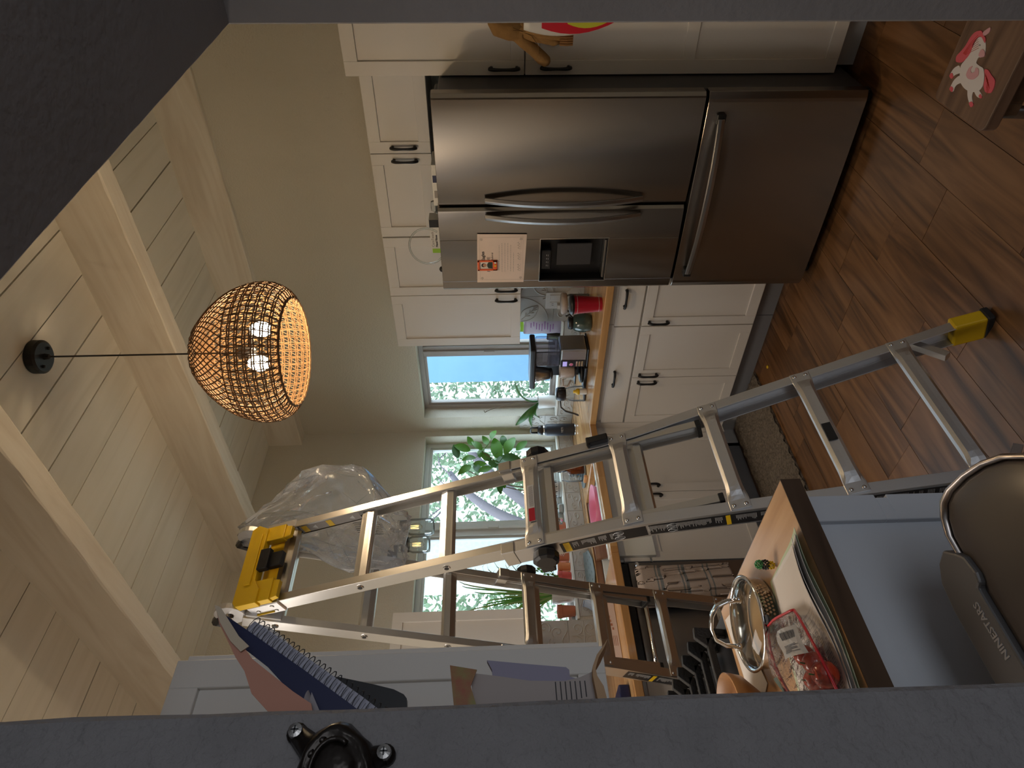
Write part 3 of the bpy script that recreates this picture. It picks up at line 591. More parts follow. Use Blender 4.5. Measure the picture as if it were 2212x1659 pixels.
# certificate and magnet
ce = thing('certificate', 'pink-beige award certificate held on the left fridge door by an orange magnet', 'paper', (2.578, 1.63, 1.38))
def tiltp(y, z, dx=0): return (2.5765-dx, y, z)
P4 = [(1.503, 1.597), (1.757, 1.604), (1.759, 1.388), (1.507, 1.377)]
MB().prism([tiltp(y, z) for y, z in P4], (-.0008, 0, 0)).build('sheet', G['parch'], ce)
text('lettering', 'POSITIVE', .020, (2.5754, 1.700, 1.548), (0, -1, 0), (0, 0, 1), G['ink'], ce, thick=.0002); text('lettering', 'Behavior Referral', .013, (2.5754, 1.690, 1.532), (0, -1, 0), (0, 0, 1), G['ink'], ce, thick=.0002)
text('lettering', 'Eagles', .020, (2.5754, 1.640, 1.572), (0, -1, .05), (0, .05, 1), G['ink'], ce, thick=.0002, bold=.0005)
ln = MB()
for k, (y0, y1) in enumerate([(1.56, 1.69), (1.55, 1.70), (1.55, 1.70), (1.55, 1.69), (1.56, 1.70), (1.60, 1.70)]):
    y = y0
    while y < y1: w = random.uniform(.004, .012); ln.box(2.5752, 2.5756, y, min(y+w, y1), 1.500-.013*k, 1.5015-.013*k); y += w+.003
for y0 in (1.545, 1.60, 1.66): ln.tube([(2.5753, y0+.004*i, 1.412+.006*math.sin(i*1.9)) for i in range(10)], .0006, 4); ln.box(2.5752, 2.5756, y0-.002, y0+.038, 1.402, 1.4028)
for (ya, yb, za, zb) in ((1.52, 1.744, 1.589, 1.5895), (1.52, 1.744, 1.393, 1.3935), (1.52, 1.5205, 1.393, 1.589), (1.7435, 1.744, 1.393, 1.589)): ln.box(2.5753, 2.5756, ya, yb, za, zb)
for (y, z) in ((1.53, 1.58), (1.734, 1.58), (1.53, 1.402), (1.734, 1.402)):
    for q in range(5): ln.tube([(2.5753, y+.007*math.cos(q*1.25), z+.007*math.sin(q*1.25)), (2.5753, y+.003*math.cos(q*1.25+1), z+.003*math.sin(q*1.25+1))], .0009, 4)
ln.build('print', G['inkg'], ce)
mg = thing('photo_magnet', 'small orange framed photo magnet of a dark-haired child on the certificate', 'magnet', (2.573, 1.66, 1.555))
mm = MB(); y0, y1, z0, z1 = 1.636, 1.690, 1.510, 1.600
for r_ in ((y0, y0+.008, z0, z1), (y1-.008, y1, z0, z1), (y0, y1, z0, z0+.020), (y0, y1, z1-.010, z1)): mm.box(2.569, 2.5755, *r_)
mm.build('frame', G['orangep'], mg, bevel=.001)
MB().box(2.574, 2.5755, y0+.007, y1-.007, z0+.018, z1-.009).build('backing', G['carton'], mg)
MB().lathe([(.0001, 0), (.0085, 0), (.0085, -.0006), (.0001, -.0006)], (2.5738, 1.663, 1.567), 16, 'x').build('face', G['skin'], mg)
MB().lathe([(.0001, 0), (.0105, 0), (.0105, -.0004), (.0001, -.0004)], (2.5741, 1.663, 1.572), 16, 'x').build('hair', G['ink'], mg)
MB().prism([(2.5738, y0+.009, z0+.021), (2.5738, y1-.009, z0+.021), (2.5738, y1-.011, z0+.040), (2.5738, 1.668, 1.556), (2.5738, 1.658, 1.556), (2.5738, y0+.011, z0+.040)], (-.0006, 0, 0)).build('jumper', G['dgreen'], mg)
for k in range(3): MB().lathe([(.0001, 0), (.005, 0), (.005, -.002), (.0001, -.002)], (2.569, 1.647+.016*k, z0+.009), 12, 'x').build('button', (G['carton'], G['yellow'], G['orangep'])[k], mg)
# things on top of the fridge
def carton(name, label, cat, x0, x1, y0, y1, z0, z1, m, prints=()):
    t = thing(name, label, cat, ((x0+x1)/2, (y0+y1)/2, z0)); MB().box(x0, x1, y0, y1, z0, z1).build('carton', m, t, bevel=.002)
    for (a_, b_, c_, d_, mm_) in prints: MB().box(x0-.0008, x0, y0+(y1-y0)*a_, y0+(y1-y0)*b_, z0+(z1-z0)*c_, z0+(z1-z0)*d_).build('print', mm_, t)
    return t
T = 1.752
carton('flat_box', 'long flat white and navy box lying on the fridge front edge', 'box', 2.70, 2.84, 1.24, 1.43, T+.001, T+.035, G['carton'], ((.25, .42, .1, .9, G['notebook']), (.62, .8, .2, .8, G['inkg'])))
t = carton('product_box', 'white and green medical product box on top of the fridge beside a clear tube', 'box', 2.80, 2.87, 1.555, 1.735, T+.001, T+.075, G['carton'], ((.0, .22, 0, .98, G['black']), (.86, .99, .1, .9, G['green'])))
text('lettering', 'CareTouch', .018, (2.7990, 1.70, T+.062), (0, -1, 0), (0, 0, 1), G['inkg'], t, thick=.0003)
text('lettering', 'Nasal Rinse', .014, (2.7990, 1.70, T+.045), (0, -1, 0), (0, 0, 1), G['ink'], t, thick=.0003, bold=.0004)
pb_ = MB(); N = 10; L = []
for i in range(6):
    l = []
    for k in range(12):
        q = 2*math.pi*k/12; r_ = .045*(1-.10*i)*(1+random.uniform(-.18, .18)); l.append((2.80+r_*math.cos(q)*.7, 1.485+r_*math.sin(q), T+.002+.011*i))
    L.append(l)
pb_.loops(L); tag(pb_.build('plastic_pouch', G['clear'], loc=(2.80, 1.485, T)), 'crumpled clear plastic pouch on top of the fridge between the boxes', 'pouch')
tb = thing('clear_tube', 'looped clear plastic tube with a black bulb end on the fridge', 'tube', (2.74, 1.68, T))
MB().tube([(2.74, 1.68+.095*math.cos(q)-.02, T+.085+.085*math.sin(q)) for q in [math.pi*(-.52+1.72*i/30) for i in range(31)]], .0045, 8).build('tube', G['clear'], tb, smooth=True)
bm_ = MB(); bm_.lathe([(.002, -.016), (.011, -.012), (.016, 0), (.011, .012), (.002, .016)], (2.72, 1.775, T+.020), 16); bm_.build('bulb', G['black'], tb, smooth=True)
# ================================================================== DISHWASHER
dw = thing('dishwasher', 'grey steel dishwasher with a towel over its bar handle under the far counter', 'dishwasher', (1.52, 3.28, 0))
MB().box(1.235, 1.812, 2.99, 3.58, .10, .915).build('body', G['fside'], dw)
MB().box(1.237, 1.810, 2.962, 2.99, .115, .872).build('door', G['steelx'], dw, bevel=.003)
MB().box(1.237, 1.810, 2.970, 2.99, .874, .914).build('control_strip', G['black'], dw, bevel=.002)
MB().box(1.24, 1.805, 3.06, 3.5, 0, .10).build('toe_kick', G['black'], dw)
h = MB().tube([(1.27+.505*i/16, 2.915-.018*math.sin(math.pi*i/16), .842) for i in range(17)], .0125, 12)
for x in (1.285, 1.76): h.tube([(x, 2.915, .842), (x, 2.965, .842)], .009, 8)
h.build('handle', G['chrome'], dw, smooth=True)
# towel folded over the bar
tw_ = MB(); nU = 30; nV = 84
def towel_pt(i, j):
    u = i/nU; v = j/nV; x = 1.735-.185*u*(1+.06*math.sin(v*5)); rip = .006*math.sin(u*9+v*1.6)+.002*math.sin(u*21+v*3)
    s_ = v*1.12-.30    # arc length from the bar, negative behind
    sag = .02*math.sin(u*3+1)
    if abs(s_) < .025: q = s_/.025*math.pi/2; return (x, 2.898-.019*math.sin(q)+.0, .842+.019*math.cos(q))
    if s_ < 0: return (x, 2.925, .842+.0-(abs(s_)-.025)*1.0)
    d_ = s_-.025; return (x+.02*d_*math.sin(u*6), 2.872+rip*min(1, d_*5)-.02*d_, .842-d_*.56+.01*math.sin(u*7)*d_)
P = [[towel_pt(i, j) for j in range(nV+1)] for i in range(nU+1)]
for i in range(nU):
    tw_.m = 0
    for j in range(nV):
        s_ = j/nV*1.12-.30
        tw_.m = 1 if any(abs((s_*.56) - k) < .0050 for k in (.085, .105, .205, .225, .325, .345)) and s_ > .05 else 0
        tw_.add([P[i][j], P[i+1][j], P[i+1][j+1], P[i][j+1]], [(0, 1, 2, 3)])
to = tw_.build('dish_towel', [G['towel'], G['stripe']], loc=(1.64, 2.9, .85), smooth=True)
bm = bmesh.new(); bm.from_mesh(to.data); bmesh.ops.remove_doubles(bm, verts=bm.verts, dist=1e-5); bm.to_mesh(to.data); bm.free()
so = to.modifiers.new('thick', 'SOLIDIFY'); so.thickness = .006; tag(to, 'beige dish towel with grey stripes hanging on the dishwasher handle', 'towel')
# ================================================================== ISLAND AND RANGE
isl = thing('kitchen_island', 'pale blue-grey panelled kitchen island with a thick wooden top in the left foreground', 'island', (.3, 1.4, 0))
MB().box(-.61, .822, 1.150, 1.655, .0, .900).build('body', G['whitegrey'], isl)
fp = MB().box(-.61, .80, 1.141, 1.152, .02, .900).box(.772, .836, 1.128, 1.152, .74, .900).box(.772, .836, 1.128, 1.152, .0, .715)
fp.box(.772, .828, 1.128, 1.152, .715, .74)
fp.build('front_panel', G['whitegrey'], isl, bevel=.0015)
MB().box(.822, .842, 1.150, 1.655, .0, .900).build('end_panel', G['whitegrey'], isl, bevel=.001)
MB().box(-.61, .858, 1.100, 1.662, .9415, .9425).box(-.61, .858, 1.101, 1.662, .902, .9415).build('top', G['islandtop'], isl, bevel=.0)
MB().box(-.61, .860, 1.0985, 1.1005, .900, .9425).box(.858, .860, 1.10, 1.662, .900, .9425).build('edge_band', G['walnut'], isl)
rg = thing('gas_range', 'gas range with black cast iron grates behind the island', 'stove', (.5, 2.05, 0))
MB().box(.12, .845, 1.675, 2.435, .0, .905).build('body', G['fside'], rg, bevel=.004)
MB().box(.12, .872, 1.672, 2.438, .905, .930).build('cooktop', G['black'], rg, bevel=.006, seg=2)
MB().box(.850, .872, 1.672, 2.438, .84, .925).build('control_panel', G['chrome'], rg, bevel=.008, seg=3)
for y in (1.76, 1.90, 2.05, 2.20, 2.34): MB().lathe([(.020, 0), (.020, .012), (.016, .028), (.003, .028)], (.872, y, .882), 16, 'x').build('knob', G['steelx'], rg)
for gy in (1.70, 1.95, 2.20):
    g_ = MB()
    for k in range(3):
        y = gy+.020+.085*k; g_.box(.20, .815, y, y+.015, .966, .984); g_.prism([(.790, y, .984), (.818, y, 1.014), (.846, y, 1.010), (.838, y, .930), (.815, y, .930), (.822, y, .966)], (0, .015, 0))
    for x in (.22, .50, .80): g_.box(x, x+.012, gy, gy+.225, .955, .965)
    for x in (.22, .82):
        for y in (gy+.01, gy+.205): g_.box(x, x+.012, y, y+.012, .930, .962)
    g_.build('grate', G['iron'], rg, bevel=.0015)
    MB().lathe([(.001, 0), (.045, 0), (.05, .012), (.03, .022), (.001, .022)], (.5, gy+.11, .930), 20).build('burner', G['iron'], rg)
# ================================================================== TRASH CAN
bn = thing('trash_can', 'oval stainless trash can with a dark bronze lid standing against the island', 'bin', (.46, .80, 0))
prof = [(.583, .700), (.612, .735), (.632, .775), (.645, .82), (.651, .866), (.646, .893), (.628, .912), (.60, .925), (.50, .930), (.38, .930), (.30, .925), (.272, .912), (.256, .893), (.250, .866), (.256, .82), (.270, .775), (.292, .735), (.330, .700), (.40, .672), (.50, .672)]
prof = prof[:16]+[(.270, .775), (.29, .735), (.325, .70), (.38, .676), (.451, .668), (.522, .676)]
def ring(s, z, cx=.451, cy=.80): return [(cx+(x-cx)*s, cy+(y-cy)*s, z) for x, y in prof]
MB().loops([ring(.92, .0), ring(.95, .02), ring(.985, .70), ring(.985, .772)]).build('body', G['binbody'], bn, smooth=False)
rimm = MB(); L = [ring(.985, .770), ring(1.0, .776), ring(1.0, .800), ring(.985, .806), ring(.955, .806), ring(.945, .798), ring(.945, .775)]
rimm.loops(L, True, False); rimm.build('rim', G['binrim'], bn, smooth=True)
MB().loops([ring(.945, .780), ring(.94, .797), ring(.90, .800), ring(.6, .806), ring(.2, .808), ring(.01, .808)]).build('lid', G['taupe'], bn, smooth=True)
hsg = MB().prism([(.25, .918, .79), (.395, .917, .79), (.496, .915, .79), (.500, .905, .79), (.515, .900, .79), (.545, .905, .79), (.560, .918, .79), (.580, .940, .79), (.570, .966, .79), (.545, .985, .79), (.50, .992, .79), (.25, .992, .79)], (0, 0, .022))
hsg.box(.26, .54, .935, .985, .60, .79)
hsg.build('housing', G['binhouse'], bn, bevel=.004, seg=2)
text('lettering', 'NINESTARS', .0172, (.396, .936, .8125), (1, 0, 0), (0, 1, 0), mat('engraved grey lettering', (.30, .29, .29), .5), bn, thick=.0006, bold=.0004)
# ================================================================== PENDANT LAMP
PX, PY = 1.84, 1.54
pl = thing('pendant_lamp', 'lit woven cane pendant lamp hanging on a black cord from the board ceiling', 'lamp', (PX, PY, ZC))
MB().lathe([(.060, -.004), (.060, 0), (.001, 0)], (PX, PY, ZC-.001), 36).lathe([(.001, -.036), (.052, -.036), (.060, -.030), (.060, -.003)], (PX, PY, ZC), 36).build('canopy', G['blackm'], pl, smooth=False)
for (dx, dy) in ((.035, -.010), (-.030, .020)): MB().lathe([(.006, 0), (.006, -.006), (.003, -.009)], (PX+dx, PY+dy, ZC-.036), 10).build('canopy_screw', G['black'], pl)
MB().lathe([(.011, 0), (.009, -.018), (.004, -.022)], (PX, PY, ZC-.036), 12).build('cord_grip', G['black'], pl)
MB().cyl((PX, PY, ZC-.04), (PX, PY, 2.46), .0032, 8).build('cord', G['black'], pl)
PR = [(2.615, .020), (2.600, .060), (2.585, .098), (2.555, .138), (2.53, .165), (2.50, .190), (2.475, .209), (2.445, .226), (2.42, .236), (2.39, .245), (2.365, .249), (2.34, .250), (2.31, .246), (2.28, .232), (2.262, .215), (2.250, .192)]
def prad(z):
    for (za, ra), (zb, rb) in zip(PR, PR[1:]):
        if zb <= z <= za: return ra+(rb-ra)*(za-z)/(za-zb)
    return PR[0][1] if z > PR[0][0] else PR[-1][1]
arc = [0]
for (za, ra), (zb, rb) in zip(PR, PR[1:]): arc.append(arc[-1]+math.hypot(za-zb, ra-rb))
def pat(t):     # point on the profile by arc length 0..1
    s_ = t*arc[-1]
    for i in range(len(arc)-1):
        if s_ <= arc[i+1]+1e-9: q = (s_-arc[i])/(arc[i+1]-arc[i]); return PR[i][0]+(PR[i+1][0]-PR[i][0])*q, PR[i][1]+(PR[i+1][1]-PR[i][1])*q
    return PR[-1]
def pp(t, q, d=0): z, r = pat(t); return (PX+(r+d)*math.cos(q), PY+(r+d)*math.sin(q), z)
TM = .60
mb = MB(); N = 54
for sg in (1, -1):
    for k in range(N):
        q0 = 2*math.pi*k/N; mb.tube([pp(TM*i/22, q0+sg*(.95*(i/22)**.9), .0012*sg) for i in range(23)], [.0024 if i > 4 else .0030 for i in range(23)], 4, False)
mb.build('shade_netting', G['cane'], pl)
mb = MB(); NV = 56
for k in range(NV):
    q0 = 2*math.pi*k/NV
    for dq in (-.012, .012): mb.tube([pp(TM+(1-TM)*i/9, q0+dq*(1+.5*math.sin(i*2.2+k)), .001) for i in range(10)], .0021, 4, False)
for j in range(8):
    t_ = TM+(1-TM)*j/7.4
    if j == 7: t_ = 1
    for dz in ((-.004, .004) if j else (0,)): mb.tube([pp(min(1, t_+dz/arc[-1]*1), 2*math.pi*i/72, .0022*math.cos(i*math.pi)) for i in range(72)], .0026 if j < 7 else .0034, 4, False, True)
for k in range(NV):     # diagonal ties between the rings
    for j in range(7):
        t0, t1 = TM+(1-TM)*j/7.4, TM+(1-TM)*(j+1)/7.4; q0 = 2*math.pi*(k+.5)/NV; mb.tube([pp(t0, q0-.035), pp(t1, q0+.035)], .0013, 3, False)
mb.build('shade_grid', G['cane'], pl)
mb = MB()
for t_ in (.02, .10, .18, .27): mb.tube([pp(t_, 2*math.pi*i/48, .001) for i in range(48)], .0030, 4, False, True)
for k in range(24): mb.tube([pp(.24*i/6, 2*math.pi*k/24+.04*math.sin(i), .004) for i in range(7)], [.006-.0006*i for i in range(7)], 5, False)
mb.build('shade_crown', G['cane'], pl)
MB().lathe([(.012, .06), (.020, .05), (.022, .0), (.010, -.01)], (PX, PY, 2.40), 14).build('socket_cluster', G['blackm'], pl)
rv = V((.683, -.730, 0)); fv = V((.73, .683, 0))
for a_, zz in ((.085, 2.385), (-.040, 2.380)):
    c_ = V((PX, PY, 0))+rv*a_+fv*(-.02 if a_ < 0 else .02)
    MB().tube([(PX, PY, 2.41), (c_.x, c_.y, zz+.03)], .011, 8).build('bulb_holder', G['blackm'], pl)
    MB().lathe([(.003, -.042), (.018, -.036), (.028, -.018), (.028, .0), (.020, .018), (.012, .030)], (c_.x, c_.y, zz), 16).build('bulb', G['bulb'], pl, smooth=True)
# ================================================================== LADDER
la = thing('ladder', 'tall aluminium folding stepladder with yellow fittings standing in the kitchen', 'ladder', (1.29, 2.05, 0))
def frame(org, t, rt): t = V(t).normalized(); rt = V(rt).normalized(); return V(org), t, rt, rt.cross(t).normalized()
FRf = frame((1.294, 1.222, 0), (0, .3300, .9440), (1, -.0142, 0)); FRb = frame((1.269, 2.905, 0), (0, -.3256, .9455), (1, 0, 0))
def LP(F, x, s, y=0): return F[0]+F[1]*s+F[2]*x+F[3]*y
def crail(F, sgn, s0, s1, wf, W2, D, y0, name, m):
    n = 14; sect = [(-W2, y0), (W2, y0), (W2, y0-D), (-W2, y0-D), (-W2, y0-D+.004), (W2-.0035, y0-D+.004), (W2-.0035, y0-.004), (-W2, y0-.004)]
    if sgn < 0: sect = [(-x, y) for x, y in sect]
    L = []
    for i in range(n+1): s = s0+(s1-s0)*i/n; L.append([LP(F, sgn*wf(s)+x, s, y) for x, y in sect])
    return MB().loops(L).build(name, m, la, bevel=.0012)
for F, fl, back in ((FRf, .031, False), (FRb, .013, True)):
    wo = lambda s, fl=fl: .160+fl*max(0, (1.207-s))/.3048*(1 if s > .05 else 1)
    wi = lambda s: .145
    for sg in (1, -1):
        r_ = crail(F, sg, .03 if not back else .0, 1.60, wo, .0175, .070, 0, 'outer_rail', G['alud' if not back else 'alu'])
        crail(F, sg, .95, 2.535, wi, .0135, .056, -.007, 'inner_rail', G['alu'])
        e = LP(F, sg*.145, .945, -.035); MB().obox(e, F[2]*.0145, F[3]*.030, F[1]*.008).build('end_cap', G['rubber'], la, bevel=.002)
        # joint sleeve and lock
        MB().obox(LP(F, sg*.160, 1.60, -.034), F[2]*.0195, F[3]*.038, F[1]*.022).build('sleeve', G['alu'], la, bevel=.003)
        kc = LP(F, sg*.196, 1.49, -.035)
        lk = MB(); lk.tube([kc-F[2]*sg*.018, kc-F[2]*sg*.006, kc+F[2]*sg*.016, kc+F[2]*sg*.022], [.030, .041, .041, .030], 10)
        lk.obox(LP(F, sg*.192, 1.50, -.085), F[2]*.012, F[3]*.026, F[1]*.022)
        lk.build('lock_knob', G['black'], la, bevel=.002)
        if not back and sg > 0: MB().obox(LP(F, .168, 1.27, .006), F[2]*.014, F[3]*.012, F[1]*.035).obox(LP(F, .166, 1.302, .008), F[2]*.018, F[3]*.009, F[1]*.006).build('spring_lock', G['black'], la, bevel=.003)
        # foot
        w0 = wo(.06)
        MB().obox(LP(F, sg*w0, .075, -.035), F[2]*.024, F[3]*.042, F[1]*.048).build('foot_sleeve', G['yellow'], la, bevel=.006, seg=2)
        MB().obox(LP(F, sg*(w0+.003), .018, -.035), F[2]*.027, F[3]*.045, F[1]*.012).build('rubber_foot', G['rubber'], la, bevel=.005)
        # hollow rivet eyes on the outside of the rail
        for k in (5, 6, 7):
            s = .293+.3048*k; c_ = LP(F, sg*.1590, s, -.035)
            MB().tube([c_, c_+F[2]*sg*.0025], [.0125, .011], 14).build('rung_eye', G['chrome'], la)
            MB().tube([c_+F[2]*sg*.001, c_+F[2]*sg*.0034], .0078, 12).build('eye_hole', G['blackm'], la)
    # inner rungs
    for k in (3, 4, 5, 6, 7):
        s = .293+.3048*k-(.045 if k < 5 else 0); yc = -.034; sect = []
        for i in range(24):
            q = 2*math.pi*i/24; a_, b_ = math.cos(q), math.sin(q); ra = .026+(.0020 if i % 3 == 0 else 0); rb = .0165+(.0015 if i % 3 == 0 else 0)
            sect.append((ra*math.copysign(abs(a_)**.7, a_), rb*math.copysign(abs(b_)**.7, b_)))
        L = [[LP(F, x, s+p, yc+q) for p, q in sect] for x in (-.133, .133)]
        MB().loops(L).build('rung', G['alu'], la)
    # outer rungs with flattened riveted ends
    for k in (0, 1, 2, 3, 4):
        if back and k == 0: continue
        s = .293+.3048*k if not back else .28+.3048*k; w = wo(s)+.012; L = []; n = 28
        for i in range(n+1):
            x = -w+2*w*i/n; dend = w-abs(x); q = min(1, max(0, (dend-.030)/.055)); q = q*q*(3-2*q)
            hs_ = .030*(1-q)+.0235*q; hd_ = .0022*(1-q)+.0155*q; yc = .0030*(1-q)+(-.004)*q; l = []
            for j in range(16):
                a_ = 2*math.pi*j/16; ca, sa = math.cos(a_), math.sin(a_); rr = (.0012 if j % 2 else 0)*q
                wav = (.006*math.cos(3*ca)*(1-q)*q*4)
                l.append(LP(F, x, s+(hs_+rr)*math.copysign(abs(ca)**.55, ca), yc+wav*.4+(hd_+rr)*math.copysign(abs(sa)**.6, sa)))
            L.append(l)
        r_ = MB().loops(L).build('rung', G['alud' if not back else 'alu'], la)
        rv_ = MB()
        for sg in (1, -1):
            for dp in (-.017, .017):
                c_ = LP(F, sg*(w-.012), s+dp, .004); rv_.tube([c_, c_+F[3]*.002, c_+F[3]*.0045], [.0068, .0062, .003], 10)
        rv_.build('rivets', G['chrome'], r_, smooth=True)
    if not back:
        MB().obox(LP(F, 0, .262, -.058), F[2]*(wo(.262)-.01), F[3]*.004, F[1]*.020).build('rear_brace', G['alu'], la, bevel=.002)
        MB().obox(LP(F, .225, .21, -.030), F[2]*.045+F[1]*.035, F[3]*.012, F[1]*.010-F[2]*.006).build('corner_brace', G['alu'], la, bevel=.001)
        MB().obox(LP(F, -.225, .21, -.030), F[2]*.045-F[1]*.035, F[3]*.012, F[1]*.010+F[2]*.006).build('corner_brace', G['alu'], la, bevel=.001)
# hinges
for sg in (1, -1):
    cx = 1.283+sg*.152; c_ = V((cx, 2.088, 2.445))
    MB().tube([c_-V((.010, 0, 0)), c_+V((.010, 0, 0))], .052, 24).build('hinge_disc', G['alud'], la, bevel=.001)
    MB().tube([c_+V((sg*.010, 0, 0)), c_+V((sg*.022, 0, 0))], [.016, .012], 16).build('hinge_pivot', G['chrome'], la)
    for F in (FRf, FRb): MB().obox(LP(F, sg*.149+(0 if F is FRf else .014), 2.47, -.034), F[2]*.0165, F[3]*.030, F[1]*.060).build('hinge_arm', G['alud'], la, bevel=.003)
    MB().tube([c_+V((0, .02, .035)), c_+V((0, .045, .055)), c_+V((0, .07, .03))], [.018, .022, .016], 10).build('hinge_lock', G['black'], la, bevel=.001)
    rr = MB()
    for F, x_ in ((FRf, sg*.166), (FRb, sg*.166+.014)):
        for (s, y) in ((2.44, -.020), (2.44, -.048), (2.50, -.034)):
            p = LP(F, x_, s, y); rr.tube([p, p+F[2]*sg*.0025], [.0075, .006], 10)
    rr.build('hinge_rivets', G['alu'], la)
# yellow top tray
F = FRf
def plate(pts, y0, y1): return [LP(F, x, s, y0) for x, s in pts], F[3]*(y1-y0)
mb = MB()
p_, e_ = plate([(-.172, 2.545), (-.155, 2.560), (.128, 2.560), (.142, 2.535), (.120, 2.492), (-.085, 2.492), (-.120, 2.468), (-.172, 2.468)], .004, .034); mb.prism(p_, e_)
for (a_, b_) in ((-.165, -.085), (.070, .128)):
    p_, e_ = plate([(a_, 2.50), (b_, 2.50), (b_, 2.425), (a_, 2.425)], .000, .026); mb.prism(p_, e_)
    p_, e_ = plate([(a_+.004, 2.43), (b_-.004, 2.43), (b_-.010, 2.402), (a_+.010, 2.402)], .002, .020); mb.prism(p_, e_)
p_, e_ = plate([(-.10, 2.53), (.10, 2.53), (.10, 2.505), (-.10, 2.505)], .034, .040); mb.prism(p_, e_)
p_, e_ = plate([(-.172, 2.53), (.142, 2.53), (.142, 2.445), (-.172, 2.445)], -.050, -.046); mb.prism(p_, e_)
mb.build('tool_rest', G['yellow'], la, bevel=.004, seg=2)
MB().obox(LP(F, -.010, 2.475, .030), F[2]*.040, F[3]*.012, F[1]*.020).obox(LP(F, -.010, 2.440, .015), F[2]*.028, F[3]*.012, F[1]*.028).build('clip', G['black'], la, bevel=.003)
# labels: black strips on the outer side of the left rails, small ones elsewhere
def strip_label(F, x, s0, s1, ya, yb, sgn, wf, yellow=(), pics=()):
    mb = MB(); n = 12; L = []
    for i in range(n+1): s = s0+(s1-s0)*i/n; xx = sgn*(wf(s)+x); L.append([LP(F, xx, s, ya), LP(F, xx+sgn*.0006, s, ya), LP(F, xx+sgn*.0006, s, yb), LP(F, xx, s, yb)])
    o = mb.loops(L).build('warning_label', G['labelblack'], la)
    pr = MB(); s = s0+.012
    while s < s1-.01:
        if any(abs(s-c) < .018 for c in yellow): s += .006; continue
        if random.random() < .12: s += .010
        y = ya-.006
        ll = random.uniform(.35, .85)*(ya-yb-.012)
        xx = sgn*(wf(s)+x+.0007); pr.add([LP(F, xx, s, y), LP(F, xx, s, y-ll), LP(F, xx, s+.0011, y-ll), LP(F, xx, s+.0011, y)], [(0, 1, 2, 3)]); s += .0036
    for c in pics:
        for q in range(2):
            xx = sgn*(wf(c)+x+.0008); y = ya-.014-.024*q; pts = [LP(F, xx, c+.016*math.cos(k*.7), y+.009*math.sin(k*.7)) for k in range(9)]; pr.tube(pts, .0011, 4, False, True)
            pr.tube([LP(F, xx, c-.012, y-.004), LP(F, xx, c+.012, y+.004)], .0012, 4)
    pr.build('label_text', G['labelwhite'], o)['kind'] = 'stuff'
    for c in yellow:
        xx = sgn*(wf(c)+x+.0009); MB().add([LP(F, xx, c-.010, ya-.001), LP(F, xx, c-.010, yb+.001), LP(F, xx, c+.010, yb+.001), LP(F, xx, c+.010, ya-.001)], [(0, 1, 2, 3)]).build('caution_band', G['yellow'], o)
wof = lambda s: .160+.031*max(0, (1.207-s))/.3048; wob = lambda s: .160+.013*max(0, (1.207-s))/.3048
strip_label(FRf, .0178, .36, 1.44, -.012, -.062, -1, wof, yellow=(1.42, 1.20, .94), pics=(1.26, 1.10, .80, .76, .58))
strip_label(FRb, .0178, .62, 1.10, -.010, -.060, -1, wob, yellow=(.98,), pics=(.80,))
o = MB().add([LP(FRf, -.095, 1.50, .0145), LP(FRf, .045, 1.50, .0145), LP(FRf, .045, 1.522, .0145), LP(FRf, -.095, 1.522, .0145)], [(0, 1, 2, 3)]).build('rung_label', G['labelwhite'], la)
MB().add([LP(FRf, -.093, 1.501, .015), LP(FRf, -.045, 1.501, .015), LP(FRf, -.045, 1.521, .015), LP(FRf, -.093, 1.521, .015)], [(0, 1, 2, 3)]).build('red_band', G['red'], o)
lt = MB()
for k in range(22): x = -.038+.0036*k; lt.add([LP(FRf, x, 1.503, .0150), LP(FRf, x+.0014, 1.503, .0150), LP(FRf, x+.0014, 1.519-random.uniform(0, .006), .0150), LP(FRf, x, 1.519, .0150)], [(0, 1, 2, 3)])
lt.build('label_text', G['inkg'], o)['kind'] = 'stuff'
o = MB().add([LP(FRf, -.055, .585, .0150), LP(FRf, .010, .585, .0150), LP(FRf, .010, .610, .0150), LP(FRf, -.055, .610, .0150)], [(0, 1, 2, 3)]).build('rung_label', G['labelblack'], la)
# inner face sticker on the right inner rail, seen through the open channel side
o = MB().add([LP(FRf, .1300, 2.16, -.012), LP(FRf, .1300, 2.16, -.050), LP(FRf, .1300, 2.40, -.050), LP(FRf, .1300, 2.40, -.012)], [(0, 1, 2, 3)]).build('warning_label', G['inkg'], la)
for c in (2.27, 2.37): MB().add([LP(FRf, .1293, c, -.013), LP(FRf, .1293, c, -.049), LP(FRf, .1293, c+.022, -.049), LP(FRf, .1293, c+.022, -.013)], [(0, 1, 2, 3)]).build('caution_band', G['yellow'], o)
for c in (2.185, 2.335): MB().add([LP(FRf, .1293, c, -.020), LP(FRf, .1293, c, -.042), LP(FRf, .1293, c+.018, -.031)], [(0, 1, 2)]).build('arrow', G['labelwhite'], o)
